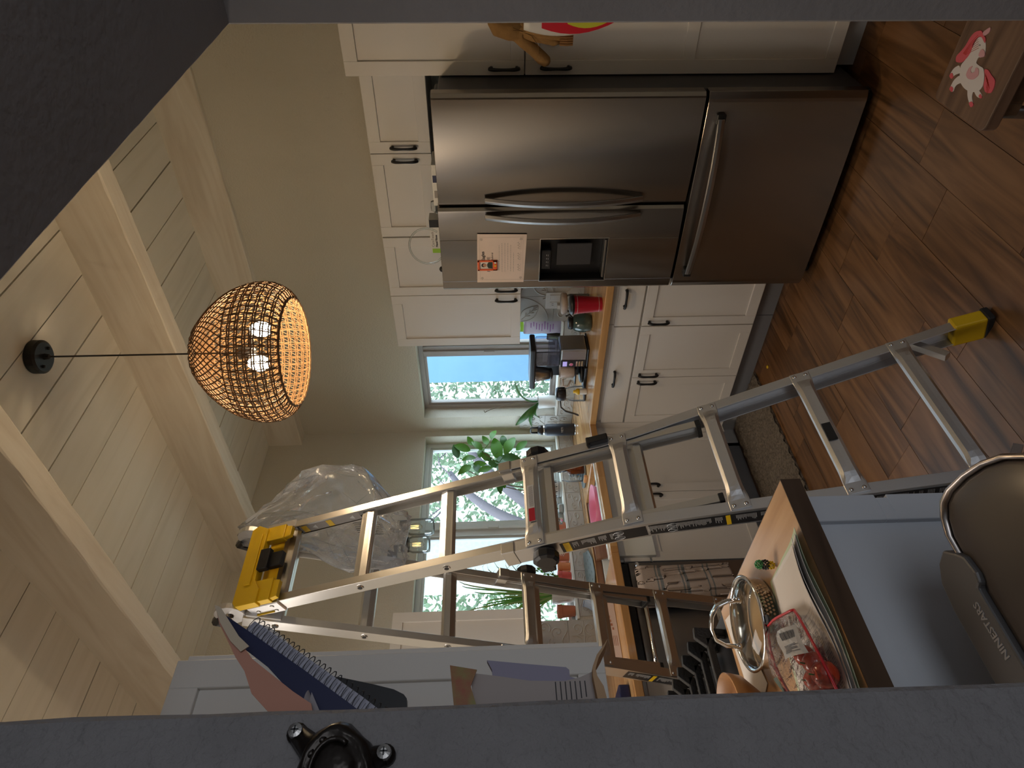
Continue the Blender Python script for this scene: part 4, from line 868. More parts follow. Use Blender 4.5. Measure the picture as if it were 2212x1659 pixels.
# ================================================================== CLEAR BAG over the ladder's right side
bg = thing('plastic_bag', 'large clear plastic bag draped over the ladder top on its right side', 'bag', (1.55, 2.10, 1.88))
SL = [(2.563, 1.545, 1.60), (2.53, 1.51, 1.645), (2.49, 1.50, 1.69), (2.43, 1.50, 1.735), (2.38, 1.49, 1.775), (2.32, 1.485, 1.845), (2.26, 1.46, 1.875), (2.21, 1.43, 1.885), (2.15, 1.395, 1.882), (2.10, 1.377, 1.865), (2.06, 1.38, 1.82), (2.03, 1.387, 1.765), (1.98, 1.388, 1.70), (1.94, 1.388, 1.655), (1.92, 1.388, 1.65), (1.905, 1.395, 1.635)]
k_ = 2.10/2.25; L = []; NN = 40
for i, (z, a_, b_) in enumerate(SL):
    z = 1.55+(z-1.55)*k_; a_ *= k_; b_ *= k_; l = []
    for j in range(NN):
        q = 2*math.pi*j/NN; cx = (a_+b_)/2; rx = (b_-a_)/2; x = cx+rx*math.copysign(abs(math.cos(q))**.9, math.cos(q)); dep = .030+.085*max(0, min(1, (x-1.40)/.25)); dep *= min(1, .35+2.4*min(i, len(SL)-1-i)/len(SL))
        wr = 1+.22*math.sin(5*q+i*1.1)+.16*math.sin(9*q-i*1.7)
        l.append((x+random.uniform(-.006, .006), 2.105+dep*math.sin(q)*wr, z+random.uniform(-.008, .008)+.012*math.sin(4*q+i)))
    L.append(l)
b_ = MB().loops(L, True, True).build('film', G['bag'], bg, smooth=False); b_.data.polygons.foreach_set('use_smooth', [random.random() < .6 for _ in b_.data.polygons])
fo = MB()
for _ in range(34):
    i = random.randrange(1, len(L)-4); j = random.randrange(NN//2, NN); p = [V(L[i+d][(j+random.choice((-1, 0, 1))*d) % NN])+V((0, -.003, 0)) for d in range(4)]; fo.tube(p, [.0004, .0014, .0012, .0004], 4)
fo.build('folds', G['clear'], bg, smooth=True)
cx, cy = 1.375, 2.055
pr = MB()
for k in range(7): x = 1.455-.0105*k; pr.add([(x, cy-.002-.003*k, 2.075-.006*k), (x+.0022, cy-.002-.003*k, 2.075-.006*k), (x+.0022, cy-.002-.003*k, 1.975-.004*k), (x, cy-.002-.003*k, 1.975-.004*k)], [(0, 1, 2, 3)])
for k in range(3): q = k*2.094+.5; pr.tube([(1.372+.011*math.cos(q), cy-.02, 2.01+.011*math.sin(q)), (1.372+.011*math.cos(q+1.5), cy-.02, 2.01+.011*math.sin(q+1.5))], .0016, 4)
pr.tube([(1.412+.009*math.cos(q*.5), cy-.02, 2.02+.009*math.sin(q*.5)) for q in range(13)], .0016, 4)
pr.build('print', G['ink'], bg)
# ================================================================== JAR SCONCE over the sink
sc_ = thing('jar_light', 'two-jar glass light fixture with bare filament bulbs above the sink window', 'lamp', (2.34, 3.5, 2.2))
MB().box(2.20, 2.50, YW-.022, YW-.001, 2.16, 2.22).build('back_plate', G['blackm'], sc_, bevel=.004)
for x, zt, zb in ((2.412, 2.125, 1.925), (2.285, 2.105, 1.945)):
    y = 3.46
    MB().tube([(x, YW-.02, 2.19), (x, y+.02, 2.20), (x, y, 2.18), (x, y, zt+.005)], .007, 8).build('arm', G['blackm'], sc_, smooth=True)
    c_ = MB().lathe([(.001, .012), (.044, .010), (.046, -.034), (.040, -.034), (.038, -.002), (.001, -.002)], (x, y, zt), 24); c_.build('cap', G['black'], sc_)
    MB().tube([(x-.048, y, zt-.02), (x-.052, y, zt+.028), (x+.052, y, zt+.028), (x+.048, y, zt-.02)], .0022, 6).build('bail_wire', G['black'], sc_)
    j = MB().lathe([(.040, zt-.03), (.052, zt-.055), (.054, zb+.02), (.046, zb), (.044, zb+.004), (.050, zb+.022), (.049, zt-.055), (.037, zt-.03)], (x, y, 0), 28, cap=False); j.build('jar', G['clear'], sc_, smooth=True)
    MB().lathe([(.012, -.02), (.014, -.05), (.024, -.085), (.020, -.115), (.004, -.128)], (x, y, zt), 16).build('filament_bulb', G['clear'], sc_, smooth=True)
    f_ = MB()
    for q in range(5): f_.tube([(x+.009*math.cos(q*1.257), y+.009*math.sin(q*1.257), zt-.055), (x+.011*math.cos(q*1.257+.5), y+.011*math.sin(q*1.257+.5), zt-.105)], .0013, 4)
    f_.build('filament', G['filament'], sc_)
# ================================================================== SMALL THINGS ON THE FRIDGE-SIDE COUNTER
CZ = .960
def lathe_thing(name, label, cat, c, parts, group=None):
    t = thing(name, label, cat, c, group)
    for pn, prof, m, kw in parts: MB().lathe(prof, c, kw.get('n', 28), cap=kw.get('cap', True)).build(pn, m, t, smooth=kw.get('smooth', True))
    return t
t = lathe_thing('tumbler', 'red tapered tumbler with a dark lid on the counter near the fridge', 'cup', (2.80, 2.06, CZ),
    [('cup', [(.036, 0), (.038, .004), (.050, .150), (.0505, .152)], G['red'], {'smooth': False}), ('lid', [(.052, .148), (.053, .160), (.046, .168), (.001, .168)], G['black'], {})])
for z, r_ in ((.018, .0395), (.132, .0490)): MB().tube([(2.80+r_*math.cos(q), 2.06+r_*math.sin(q), CZ+z) for q in [2*math.pi*i/32 for i in range(32)]], .0008, 4, False, True).build('stripe', G['labelwhite'], t)
lathe_thing('canister', 'glass jar with a wide cream lid standing behind the red tumbler', 'jar', (3.14, 2.30, CZ),
    [('jar', [(.05, 0), (.056, .01), (.056, .12), (.05, .135)], G['clear'], {'cap': False}), ('lid', [(.001, .168), (.060, .168), (.064, .158), (.060, .136), (.001, .136)], G['mug'], {})])
t = lathe_thing('canister', 'dark teal glass canister with a black clamp lid between tumbler and coffee maker', 'jar', (3.03, 2.36, CZ),
    [('jar', [(.042, 0), (.054, .008), (.056, .05), (.048, .095), (.036, .108)], mat('dark teal glass', (.05, .09, .085), .12, coat=.6), {}), ('lid', [(.036, .106), (.038, .130), (.030, .135), (.001, .135)], G['black'], {})])
MB().tube([(3.03, 2.318, CZ+.115), (3.03, 2.300, CZ+.13), (3.03, 2.312, CZ+.15)], .006, 8).build('clamp', G['black'], t)
ol = thing('outlet', 'white double wall outlet plate with a plugged-in cord behind the counter', 'outlet', (XW-.008, 2.43, 1.137))
MB().box(XW-.013, XW-.007, 2.368, 2.492, 1.076, 1.198).build('plate', G['whitepot'], ol, bevel=.002)
MB().box(XW-.016, XW-.012, 2.385, 2.420, 1.10, 1.172).build('rocker', G['whitepot'], ol, bevel=.002)
MB().box(XW-.0145, XW-.012, 2.440, 2.475, 1.10, 1.172).build('socket', G['whitepot'], ol, bevel=.001)
sl = MB()
for dy in (-.006, .006): sl.box(XW-.0150, XW-.0143, 2.457+dy-.001, 2.457+dy+.001, 1.148, 1.160)
sl.build('slots', G['ink'], ol)
pg = MB().box(XW-.045, XW-.014, 2.444, 2.472, 1.098, 1.128); pg.tube(bez((XW-.035, 2.458, 1.10), (XW-.06, 2.44, 1.0), (XW-.10, 2.40, .966), 8), .004, 6); pg.build('plug', G['whitepot'], ol, bevel=.002)
# pouches on the narrow sill
def pouch(name, label, c, w, h, d, m, m2, lean=0, rot=0):
    t = thing(name, label, 'bag', c); mb = MB(); L = []
    for i in range(9):
        u = i/8; dd = d*(1-u**1.6)*.5+.003; l = []
        for k in range(16):
            q = 2*math.pi*k/16; x = dd*math.copysign(abs(math.sin(q))**.8, math.sin(q)); y = w/2*math.copysign(abs(math.cos(q))**.5, math.cos(q))*(1+.04*math.sin(i*2+k))
            l.append((c[0]+x*math.cos(rot)-y*math.sin(rot)-lean*u*h, c[1]+x*math.sin(rot)+y*math.cos(rot), c[2]+u*h+random.uniform(-.003, .003)))
        L.append(l)
    mb.loops(L).build('pouch', m, t, smooth=True)
    if m2:
        pr = MB()
        for k in range(9): y = -w*.36+w*.72*random.random()*.4; z = c[2]+h*(.2+.075*k); x = c[0]-d*.5*(1-(.2+.075*k)**1.6)-.004-lean*(.2+.075*k)*h; pr.box(x-.001, x, c[1]+y, c[1]+y+w*random.uniform(.25, .5), z, z+h*.02)
        pr.build('print', m2, t)
    return t
pouch('snack_pouch', 'lilac and grey printed plastic pouch leaning on the narrow window sill', (3.405, 2.66, 1.088), .135, .24, .05, G['lilac'], mat('purple print', (.25, .06, .26), .5), lean=.05)
pouch('snack_pouch', 'lime green pouch behind the lilac pouch on the narrow window sill', (3.432, 2.70, 1.088), .10, .26, .03, G['green'], None, lean=-.05)
pouch('coffee_bag', 'dark brown bag with lime green top beside the coffee maker on the sill', (3.39, 2.752, 1.088), .055, .085, .035, G['choc'], G['green'])
# coffee maker
cm = thing('coffee_maker', 'black and silver drip coffee maker on the counter under the narrow window', 'coffee maker', (3.05, 2.67, CZ))
MB().box(2.97, 3.13, 2.515, 2.665, CZ+.002, CZ+.014).box(2.96, 3.14, 2.655, 2.845, CZ+.002, CZ+.020).build('base', G['black'], cm, bevel=.005, seg=2)
MB().lathe([(.060, .020), (.066, .024), (.066, .034), (.060, .038), (.001, .038)], (3.04, 2.757, CZ), 28).build('warming_plate', G['black'], cm, smooth=True)
MB().box(2.975, 3.12, 2.52, 2.655, CZ+.014, CZ+.172).build('tower', G['steelx'], cm, bevel=.010, seg=3)
MB().box(2.971, 2.976, 2.600, 2.652, CZ+.020, CZ+.168).build('control_panel', G['black'], cm, bevel=.003)
cp = MB()
for k in range(3): cp.box(2.9695, 2.9712, 2.606, 2.646, CZ+.034+.016*k, CZ+.045+.016*k)
cp.tube([(2.9712, 2.626, CZ+.105), (2.9640, 2.626, CZ+.105)], .012, 16); cp.build('buttons', G['chrome'], cm, bevel=.001)
MB().box(2.9695, 2.9710, 2.608, 2.644, CZ+.130, CZ+.156).build('display', mat('lilac lit display', (.3, .25, .6), .3, emit=(.5, .45, .9), estr=.6), cm)
MB().box(2.978, 3.118, 2.522, 2.652, CZ+.176, CZ+.315).build('water_tank', clear_mat('smoky tank', (.85, .85, .90), .25, haze=.10, hazecol=(.35, .35, .4)), cm, bevel=.008, seg=2)
MB().box(2.99, 3.10, 2.535, 2.64, CZ+.178, CZ+.235).build('water', clear_mat('tank water', (.7, .72, .8), .15, haze=.10), cm)
MB().box(3.09, 3.13, 2.655, 2.83, CZ+.02, CZ+.32).build('back_column', G['black'], cm, bevel=.006)
MB().box(2.968, 3.13, 2.515, 2.832, CZ+.318, CZ+.352).build('top_lid', G['black'], cm, bevel=.010, seg=3)
MB().lathe([(.052, .318), (.050, .312), (.034, .225), (.001, .225)], (3.03, 2.755, CZ), 24).build('brew_cone', G['steelx'], cm, smooth=True)
MB().lathe([(.036, .225), (.036, .212), (.020, .205), (.001, .205)], (3.03, 2.755, CZ), 24).build('drip_valve', G['black'], cm, smooth=True)
MB().box(2.99, 3.08, 2.69, 2.815, CZ+.062, CZ+.070).build('cup_shelf', G['black'], cm, bevel=.003)
mg = lathe_thing('mug', 'beige speckled mug standing on the coffee maker shelf', 'mug', (3.03, 2.735, CZ+.071), [('cup', [(.030, 0), (.043, .006), (.045, .090), (.043, .092), (.041, .088), (.038, .012), (.001, .010)], G['mug'], {})])
MB().tube([(2.990, 2.765, CZ+.145), (2.960, 2.795, CZ+.145), (2.955, 2.800, CZ+.118), (2.985, 2.772, CZ+.095)], .0055, 8).build('handle', G['mug'], mg, smooth=True)
cf = thing('carafe', 'glass coffee carafe with a black lid and long black handle beside the coffee maker', 'carafe', (2.98, 2.885, CZ))
MB().lathe([(.046, 0), (.052, .006), (.050, .07), (.036, .125), (.036, .13)], (2.98, 2.885, CZ), 28, cap=False).build('jug', G['clear'], cf, smooth=True)
MB().lathe([(.030, .001), (.049, .001), (.049, .006), (.001, .006)], (2.98, 2.885, CZ), 24).build('base_ring', G['blackm'], cf, smooth=True)
MB().lathe([(.037, .122), (.044, .135), (.044, .168), (.036, .182), (.001, .184)], (2.98, 2.885, CZ), 24).box(2.970, 2.99, 2.835, 2.85, CZ+.13, CZ+.175).build('lid', G['black'], cf, smooth=True)
MB().sweep([(-.008, -.004), (.008, -.004), (.008, .004), (-.008, .004)], [(2.96, 2.92, CZ+.155), (2.94, 2.965, CZ+.150), (2.93, 2.99, CZ+.12), (2.925, 3.01, CZ+.06), (2.922, 3.022, CZ+.035)], (1, .3, 0)).build('handle', G['black'], cf, bevel=.002)
vb = lathe_thing('small_bottle', 'tiny glass bottle with a yellow label in front of the carafe', 'bottle', (2.925, 2.815, CZ), [('bottle', [(.017, 0), (.019, .004), (.019, .060), (.008, .068), (.008, .076)], G['carton'], {})])
MB().lathe([(.0195, .046), (.0195, .062), (.010, .072), (.010, .084), (.001, .084)], (2.925, 2.815, CZ), 20).build('cap', G['yellow'], vb, smooth=True)
tag(MB().tube(bez((3.12, 2.50, CZ+.05), (3.10, 2.43, CZ+.09), (3.15, 2.47, CZ+.008), 8)+[(3.2, 2.5, CZ+.006), (3.18, 2.44, CZ+.006), (3.24, 2.42, CZ+.006), (3.27, 2.5, CZ+.006)], .0035, 6).build('power_cord', G['black'], loc=(3.15, 2.47, CZ), smooth=True), 'black coiled power cord on the counter right of the coffee maker', 'cord')
# black flask
fl = lathe_thing('flask', 'black insulated flask with a steel base ring in the counter corner', 'flask', (3.16, 3.41, CZ),
    [('body', [(.040, .008), (.0425, .012), (.0425, .205), (.034, .222)], G['navy'], {}), ('base_ring', [(.039, 0), (.0415, .002), (.0415, .010), (.001, .010)], G['chrome'], {}),
     ('neck_ring', [(.033, .220), (.0335, .224), (.0335, .232), (.001, .232)], G['chrome'], {}), ('cap', [(.034, .232), (.034, .262), (.026, .270), (.001, .270)], G['black'], {})])
MB().tube([(3.16-.014*0, 3.41-.026, CZ+.255), (3.16, 3.41-.026, CZ+.312), (3.16, 3.41-.016, CZ+.318), (3.16, 3.41+.016, CZ+.318), (3.16, 3.41+.026, CZ+.312), (3.16, 3.41+.026, CZ+.255)], .007, 8).build('cap_loop', G['black'], fl, smooth=True)
text('lettering', 'YETI', .022, (3.1302, 3.398, CZ+.10), (.73*1, -.683, 0), (0, 0, 1), G['labelwhite'], fl, thick=.0006, align='CENTER') if 0 else text('lettering', 'YETI', .020, (3.1295, 3.3795, CZ+.10), (.73, -.683, 0), (0, 0, 1), G['labelwhite'], fl, thick=.0006, align='CENTER')
# orchid
oc = thing('orchid', 'orchid with long arching leaves in a white pot on the narrow window sill', 'plant', (3.395, 3.365, 1.088))
MB().lathe([(.040, 0), (.044, .004), (.052, .122), (.049, .124), (.044, .10), (.001, .10)], (3.40, 3.365, 1.088), 30).build('pot', G['whitepot'], oc, smooth=True)
MB().lathe([(.046, .100), (.044, .112), (.001, .114)], (3.40, 3.365, 1.088), 20).build('bark_mulch', G['soil'], oc)
for (dx, dy, dz, w, dr) in ((-.02, -.22, .17, .042, .05), (-.05, .19, .16, .046, .05), (-.06, .20, .04, .036, .05), (-.05, .12, -.015, .034, .045), (-.03, -.12, .13, .036, .03)):
    m_ = MB(); leaf(m_, (3.40, 3.365+.01*(1 if dy > 0 else -1), 1.205), (3.40+dx, 3.365+dy, 1.215+dz), w, dr, (-.6, .2, .6), 9, .2); o = m_.build('leaf', G['leafd'], oc, smooth=True); s_ = o.modifiers.new('t', 'SOLIDIFY'); s_.thickness = .002
MB().tube(bez((3.40, 3.36, 1.20), (3.39, 3.34, 1.40), (3.37, 3.42, 1.585), 10), .0022, 6).tube([(3.37, 3.42, 1.585), (3.372, 3.435, 1.60), (3.365, 3.41, 1.605)], .0035, 5).build('flower_spike', G['stem'], oc)
# ================================================================== THINGS ON THE SINK WINDOW SILL
SZ = 1.081
wp = thing('potted_ficus', 'broad-leaved ficus in a white pot with black triangles on the sink window sill', 'plant', (2.825, 3.655, SZ))
MB().lathe([(.048, 0), (.054, .004), (.060, .135), (.056, .137), (.050, .11), (.001, .11)], (2.825, 3.655, SZ), 32).build('pot', G['whitepot'], wp, smooth=True)
pr = MB()
def onpot(q, z): r_ = .0545+(.060-.054)*z/.135+.0008; return (2.825+r_*math.cos(q), 3.655+r_*math.sin(q), SZ+z)
for zz in (.014, .022, .112, .122): pr.tube([onpot(2*math.pi*i/40, zz) for i in range(40)], .0013, 4, False, True)
for k in range(10):
    q0 = 2*math.pi*k/10; q1 = 2*math.pi*(k+1)/10; qm = (q0+q1)/2
    for a_, b_, c_, d_ in ((q0, .03, qm, .068), (qm, .068, q1, .03), (q0, .105, qm, .068), (qm, .068, q1, .105), (q0, .03, q0, .105), (qm, .03, qm, .105)): pr.tube([onpot(a_+(c_-a_)*t, b_+(d_-b_)*t) for t in (0, .5, 1)], .0013, 4)
pr.build('triangle_pattern', G['ink'], wp); MB().lathe([(.052, .105), (.05, .118), (.001, .12)], (2.825, 3.655, SZ), 20).build('soil', G['soil'], wp)
st = MB(); B0 = V((2.825, 3.64, SZ+.115)); stems = [bez(B0, (2.80, 3.60, 1.5), (2.93, 3.54, 1.74), 8), bez(B0, (2.90, 3.60, 1.40), (3.07, 3.52, 1.62), 8), bez(B0, (2.74, 3.60, 1.3), (2.79, 3.54, 1.52), 8)]
for s_ in stems: st.tube(s_, [.006-.0004*i for i in range(9)], 6)
st.build('stem', G['stem'], wp)
LV = [(3.10, 1.81, .3, .11), (3.12, 1.765, 1.2, .12), (3.115, 1.66, .8, .10), (3.20, 1.60, .5, .09), (3.09, 1.63, -.2, .10), (3.12, 1.52, .2, .17), (3.11, 1.425, -.5, .15), (3.03, 1.47, -.9, .15), (2.985, 1.64, -1.6, .09), (2.93, 1.745, 2.2, .11), (2.80, 1.375, -1.9, .16), (2.80, 1.49, 3.4, .13), (2.81, 1.585, 2.9, .11), (2.815, 1.67, 2.6, .10), (2.90, 1.60, -1.2, .10), (2.98, 1.53, -2.0, .11), (2.86, 1.42, -1.3, .12), (3.19, 1.47, .1, .10), (3.02, 1.72, 1.6, .10), (2.74, 1.50, 3.1, .10), (3.14, 1.34, -.8, .11), (3.05, 1.60, .9, .10), (3.00, 1.42, -1.6, .13), (3.16, 1.71, .4, .09), (2.90, 1.48, -2.4, .12), (2.95, 1.66, .4, .10), (2.78, 1.62, 2.2, .10), (3.22, 1.54, -.3, .10), (2.86, 1.52, 1.9, .10)]
for (x, z, a_, s_) in LV:
    y = 3.53+random.uniform(-.03, .03); d_ = V((math.cos(a_), random.uniform(-.25, .25), math.sin(a_)))*s_; c_ = V((x, y, z))
    m_ = MB(); leaf(m_, c_-d_*.5, c_+d_*.5, s_*.52, random.uniform(-.01, .02), (random.uniform(-.5, .1), -1, random.uniform(-.1, .6)), 8, .18)
    near = min((p for s in stems for p in s), key=lambda p: (p-(c_-d_*.5)).length); m_.tube([near, c_-d_*.5], .0016, 4)
    m_.build('leaf', G['leaf'] if random.random() < .62 else G['leafd'], wp, smooth=True)
def pot(name, label, x, r0, r1, h, m, y=3.662, z=SZ, parent=None):
    t = thing(name, label, 'plant', (x, y, z)); MB().lathe([(r0, 0), (r1*.93, h*.72), (r1, h*.74), (r1*1.02, h), (r1*.92, h), (r1*.88, h*.8), (.001, h*.8)], (x, y, z), 26).build('pot', m, t, smooth=False)
    MB().lathe([(r1*.9, h*.80), (r1*.85, h*.86), (.001, h*.88)], (x, y, z), 16).build('soil', G['soil'], t); return t
sg_ = lathe_thing('succulent_glass', 'tiny succulent in a small glass on the sill left of the ficus', 'plant', (2.665, 3.655, SZ), [('glass', [(.026, 0), (.034, .006), (.034, .055), (.031, .06)], G['clear'], {'cap': False}), ('sand', [(.030, .004), (.031, .03), (.001, .032)], G['carton'], {})])
m_ = MB()
for k in range(9): q = k*2.4; leaf(m_, (2.665, 3.655, SZ+.032), (2.665+.024*math.cos(q), 3.655+.024*math.sin(q), SZ+.055+.004*(k % 3)), .014, .004, (0, 0, 1), 4)
m_.build('leaves', G['leafd'], sg_)
pot('terracotta_pot', 'plain terracotta pot right behind the faucet on the sill', 2.515, .035, .045, .115, G['terra'])
tp = pot('terracotta_pot', 'terracotta pot with a white fern print on the sink sill', 2.300, .035, .045, .125, G['terra'])
pr = MB()
for k in range(7): z = SZ+.03+.010*k; pr.tube([(2.290, 3.6185-.0012*k, z), (2.290+.018-.0016*k, 3.620-.001*k, z+.010)], .0012, 4).tube([(2.290, 3.6185-.0012*k, z), (2.290-.016+.0016*k, 3.620-.001*k, z+.010)], .0012, 4)
pr.build('fern_print', G['whitepot'], tp)
pot('terracotta_pot', 'small bright orange clay pot beside the fern print pot', 2.222, .026, .032, .075, mat('orange clay', (.62, .22, .08), .6))
tp = pot('red_pot', 'small red pot with a sprig of green leaves on the sink sill', 2.150, .030, .040, .082, mat('red glazed clay', (.52, .07, .05), .4))
for k in range(16):
    b_ = V((2.15, 3.655, SZ+.07)); e_ = V((2.15+random.uniform(-.045, .055), 3.63+random.uniform(-.03, .02), SZ+.10+random.uniform(.0, .12))); m_ = MB().tube([b_, (b_+e_)/2+V((0, 0, .02)), e_], .0012, 4)
    leaf(m_, e_, e_+V((random.uniform(-.02, .02), -.01, .018)), .016, .003, (0, -1, .4), 4); m_.build('sprig', G['leaf'], tp)
sp = thing('spider_plant', 'spider plant with long grassy leaves in a white ribbed pot on the sill', 'plant', (2.03, 3.645, SZ))
mb = MB(); L = []
for rr, zz in ((.046, 0), (.050, .01), (.062, .13), (.060, .135), (.052, .11), (.001, .11)): L.append([(2.03+rr*(1+(.02 if k % 2 else 0))*math.cos(2*math.pi*k/48), 3.645+rr*(1+(.02 if k % 2 else 0))*math.sin(2*math.pi*k/48), SZ+zz) for k in range(48)])
mb.loops(L).build('pot', G['whitepot'], sp); MB().lathe([(.055, .108), (.001, .12)], (2.03, 3.645, SZ), 16).build('soil', G['soil'], sp)
for k in range(70):
    q = random.uniform(0, 2*math.pi); r_ = random.uniform(.08, .30); h_ = random.uniform(.15, .62); e_ = V((2.03+r_*math.cos(q)*1.0, min(3.675, 3.60+r_*math.sin(q)*.5), SZ+.12+h_*random.uniform(.35, 1))); b_ = V((2.03+.02*math.cos(q), 3.645, SZ+.115))
    mid = (b_+e_)/2+V((0, 0, h_*.55)); P_ = bez(b_, mid, e_, 7); m_ = MB(); vs = []; fs = []
    for i, p in enumerate(P_): w = .0055*(1-(i/7)**2)+.0006; vs += [p+V((w, 0, 0)), p-V((w, 0, 0))]
    for i in range(7): fs.append((2*i, 2*i+1, 2*i+3, 2*i+2))
    m_.add(vs, fs).build('leaf', G['leafl'] if k % 2 else G['leaf'], sp)
tp = pot('terracotta_pot', 'wavy rimmed terracotta pot at the left end of the sink sill', 1.925, .030, .040, .105, G['terra'])
# things around the sink
TX, TY = 2.665, 3.30
tr_ = lathe_thing('soap_tray', 'round grey-green tray for bottles at the right end of the sink', 'tray', (2.70, 3.33, CZ), [('tray', [(.085, 0), (.095, .003), (.098, .012), (.094, .012), (.090, .006), (.001, .005)], G['bluegrey'], {'n': 40})])
ab = lathe_thing('spray_bottle', 'amber glass spray bottle with a black trigger on the round tray', 'bottle', (2.695, 3.285, CZ+.0065), [('bottle', [(.026, 0), (.030, .004), (.030, .092), (.022, .108), (.012, .116), (.012, .124)], G['amber'], {}), ('collar', [(.014, .120), (.015, .146), (.008, .150), (.001, .150)], G['black'], {})])
MB().box(2.675, 2.715, 3.262, 3.292, CZ+.155, CZ+.178).tube([(2.672, 3.262, CZ+.158), (2.655, 3.250, CZ+.135), (2.658, 3.252, CZ+.120)], [.005, .004, .003], 6).build('trigger', G['black'], ab, bevel=.003)
sj = lathe_thing('soap_jar', 'clear glass jar of dish pods behind the spray bottle', 'jar', (2.715, 3.375, CZ+.0065), [('jar', [(.034, 0), (.040, .004), (.041, .10), (.033, .118), (.034, .135)], G['clear'], {'cap': False})])
for k in range(11):
    q = k*2.4; r_ = .020*(k % 3 > 0); z = CZ+.022+.007*k; MB().box(2.715+r_*math.cos(q)-.010, 2.715+r_*math.cos(q)+.010, 3.375+r_*math.sin(q)-.009, 3.375+r_*math.sin(q)+.009, z-.006, z+.006).build('dish_pod', (G['bluegrey'], G['whitepot'], mat('blue pod', (.1, .35, .6), .3))[k % 3] if k < 3 else (G['bluegrey'] if k % 2 else G['whitepot']), sj, bevel=.003)
lathe_thing('soap_bottle', 'blue plastic soap bottle half hidden behind the amber bottle', 'bottle', (2.755, 3.29, CZ+.0065), [('bottle', [(.022, 0), (.026, .004), (.026, .10), (.010, .12), (.010, .14)], G['blueg'], {})])
tag(MB().box(2.585, 2.605, 3.23, 3.29, CZ+.0015, CZ+.022).build('sponge', mat('tan sponge', (.62, .32, .14), .9, bump=.8, bscale=200), bevel=.004, seg=2, loc=(2.6, 3.26, CZ)), 'tan sponge on the counter edge in front of the round tray', 'sponge')
lc = thing('leaf_mat', 'blue-grey leaf shaped silicone mat with dashes behind the sink', 'mat', (2.13, 3.50, CZ))
P_ = [(2.27, 3.59), (2.235, 3.50), (2.15, 3.457), (2.05, 3.447), (2.0, 3.47), (1.965, 3.535), (2.0, 3.575), (2.1, 3.595)]
MB().prism([(x, y, CZ+.0015+(y-3.44)*.22) for x, y in P_], (0, 0, .006)).build('mat', G['bluegrey'], lc, bevel=.002)
pr = MB()
for k in range(14): x = 2.02+.05*(k % 5); y = 3.485+.035*(k//5); pr.box(x, x+.014, y, y+.003, CZ+.0078+(y-3.44)*.22, CZ+.0088+(y-3.44)*.22)
pr.build('dash_print', G['fside'], lc)
tag(MB().prism([(1.80, 3.05, CZ+.0075), (1.98, 3.12, CZ+.0075), (2.0, 3.10, CZ+.0075), (1.84, 3.02, CZ+.0075)], (0, 0, .006)).build('knife_blade', G['steelx'], loc=(1.9, 3.07, CZ)), 'grey steel blade lying on the rim of the sink', 'knife') if 0 else None
bx = thing('carton_box', 'long pale pink carton lying on the far counter behind the ladder', 'box', (1.55, 3.13, CZ))
MB().box(1.36, 1.71, 3.05, 3.20, CZ+.001, CZ+.072).build('carton', G['pinkbox'], bx, bevel=.002)
pr = MB().box(1.64, 1.67, 3.0492, 3.050, CZ+.02, CZ+.045)
for k in range(5): pr.box(1.50+.02*k, 1.512+.02*k, 3.0492, 3.050, CZ+.02+.004*k, CZ+.028+.006*k)
for k in range(6): pr.box(1.42, 1.47, 3.0492, 3.050, CZ+.012+.008*k, CZ+.014+.008*k)
pr.build('print', mat('brown print', (.35, .16, .10), .7), bx)
tag(MB().box(1.02, 1.22, 3.0, 3.14, CZ+.001, CZ+.05).build('tin_box', G['notebook'], bevel=.006, seg=2, loc=(1.12, 3.07, CZ)), 'dark navy box on the far left end of the counter', 'box')
bb = MB(); L = []
for i in range(7): L.append([(1.90+.045*(1-.06*i*i*.5)*math.cos(2*math.pi*k/14)*(1+random.uniform(-.12, .12)), 3.53+.04*math.sin(2*math.pi*k/14), CZ+.002+.014*i) for k in range(14)])
tag(bb.loops(L).build('plastic_bag', mat('bluish plastic bag', (.42, .52, .68), .3), loc=(1.90, 3.53, CZ)), 'small bluish plastic bag on the counter under the wavy terracotta pot', 'bag')
# rug and crumb
rgm = MB(); nx, ny = 46, 24; P = [[(1.86+.95*i/nx, 2.575+.47*j/ny+.006*math.sin(i*1.7+j), .012+random.uniform(0, .010)) for j in range(ny+1)] for i in range(nx+1)]
for i in range(nx):
    for j in range(ny): rgm.add([P[i][j], P[i+1][j], P[i+1][j+1], P[i][j+1]], [(0, 1, 2, 3)])
rgm.box(1.865, 2.805, 2.58, 3.04, .0015, .012)
tag(rgm.build('rug', G['rug'], loc=(2.33, 2.8, 0)), 'beige shaggy rug on the wood floor in front of the sink cabinet', 'rug')
tag(MB().lathe([(.001, .0015), (.009, .0015), (.011, .004), (.007, .009), (.001, .010)], (2.70, 2.44, 0), 7).build('crumb', G['yellow'], loc=(2.70, 2.44, 0)), 'small yellow crumb on the floor near the cabinet toe kick', 'crumb')
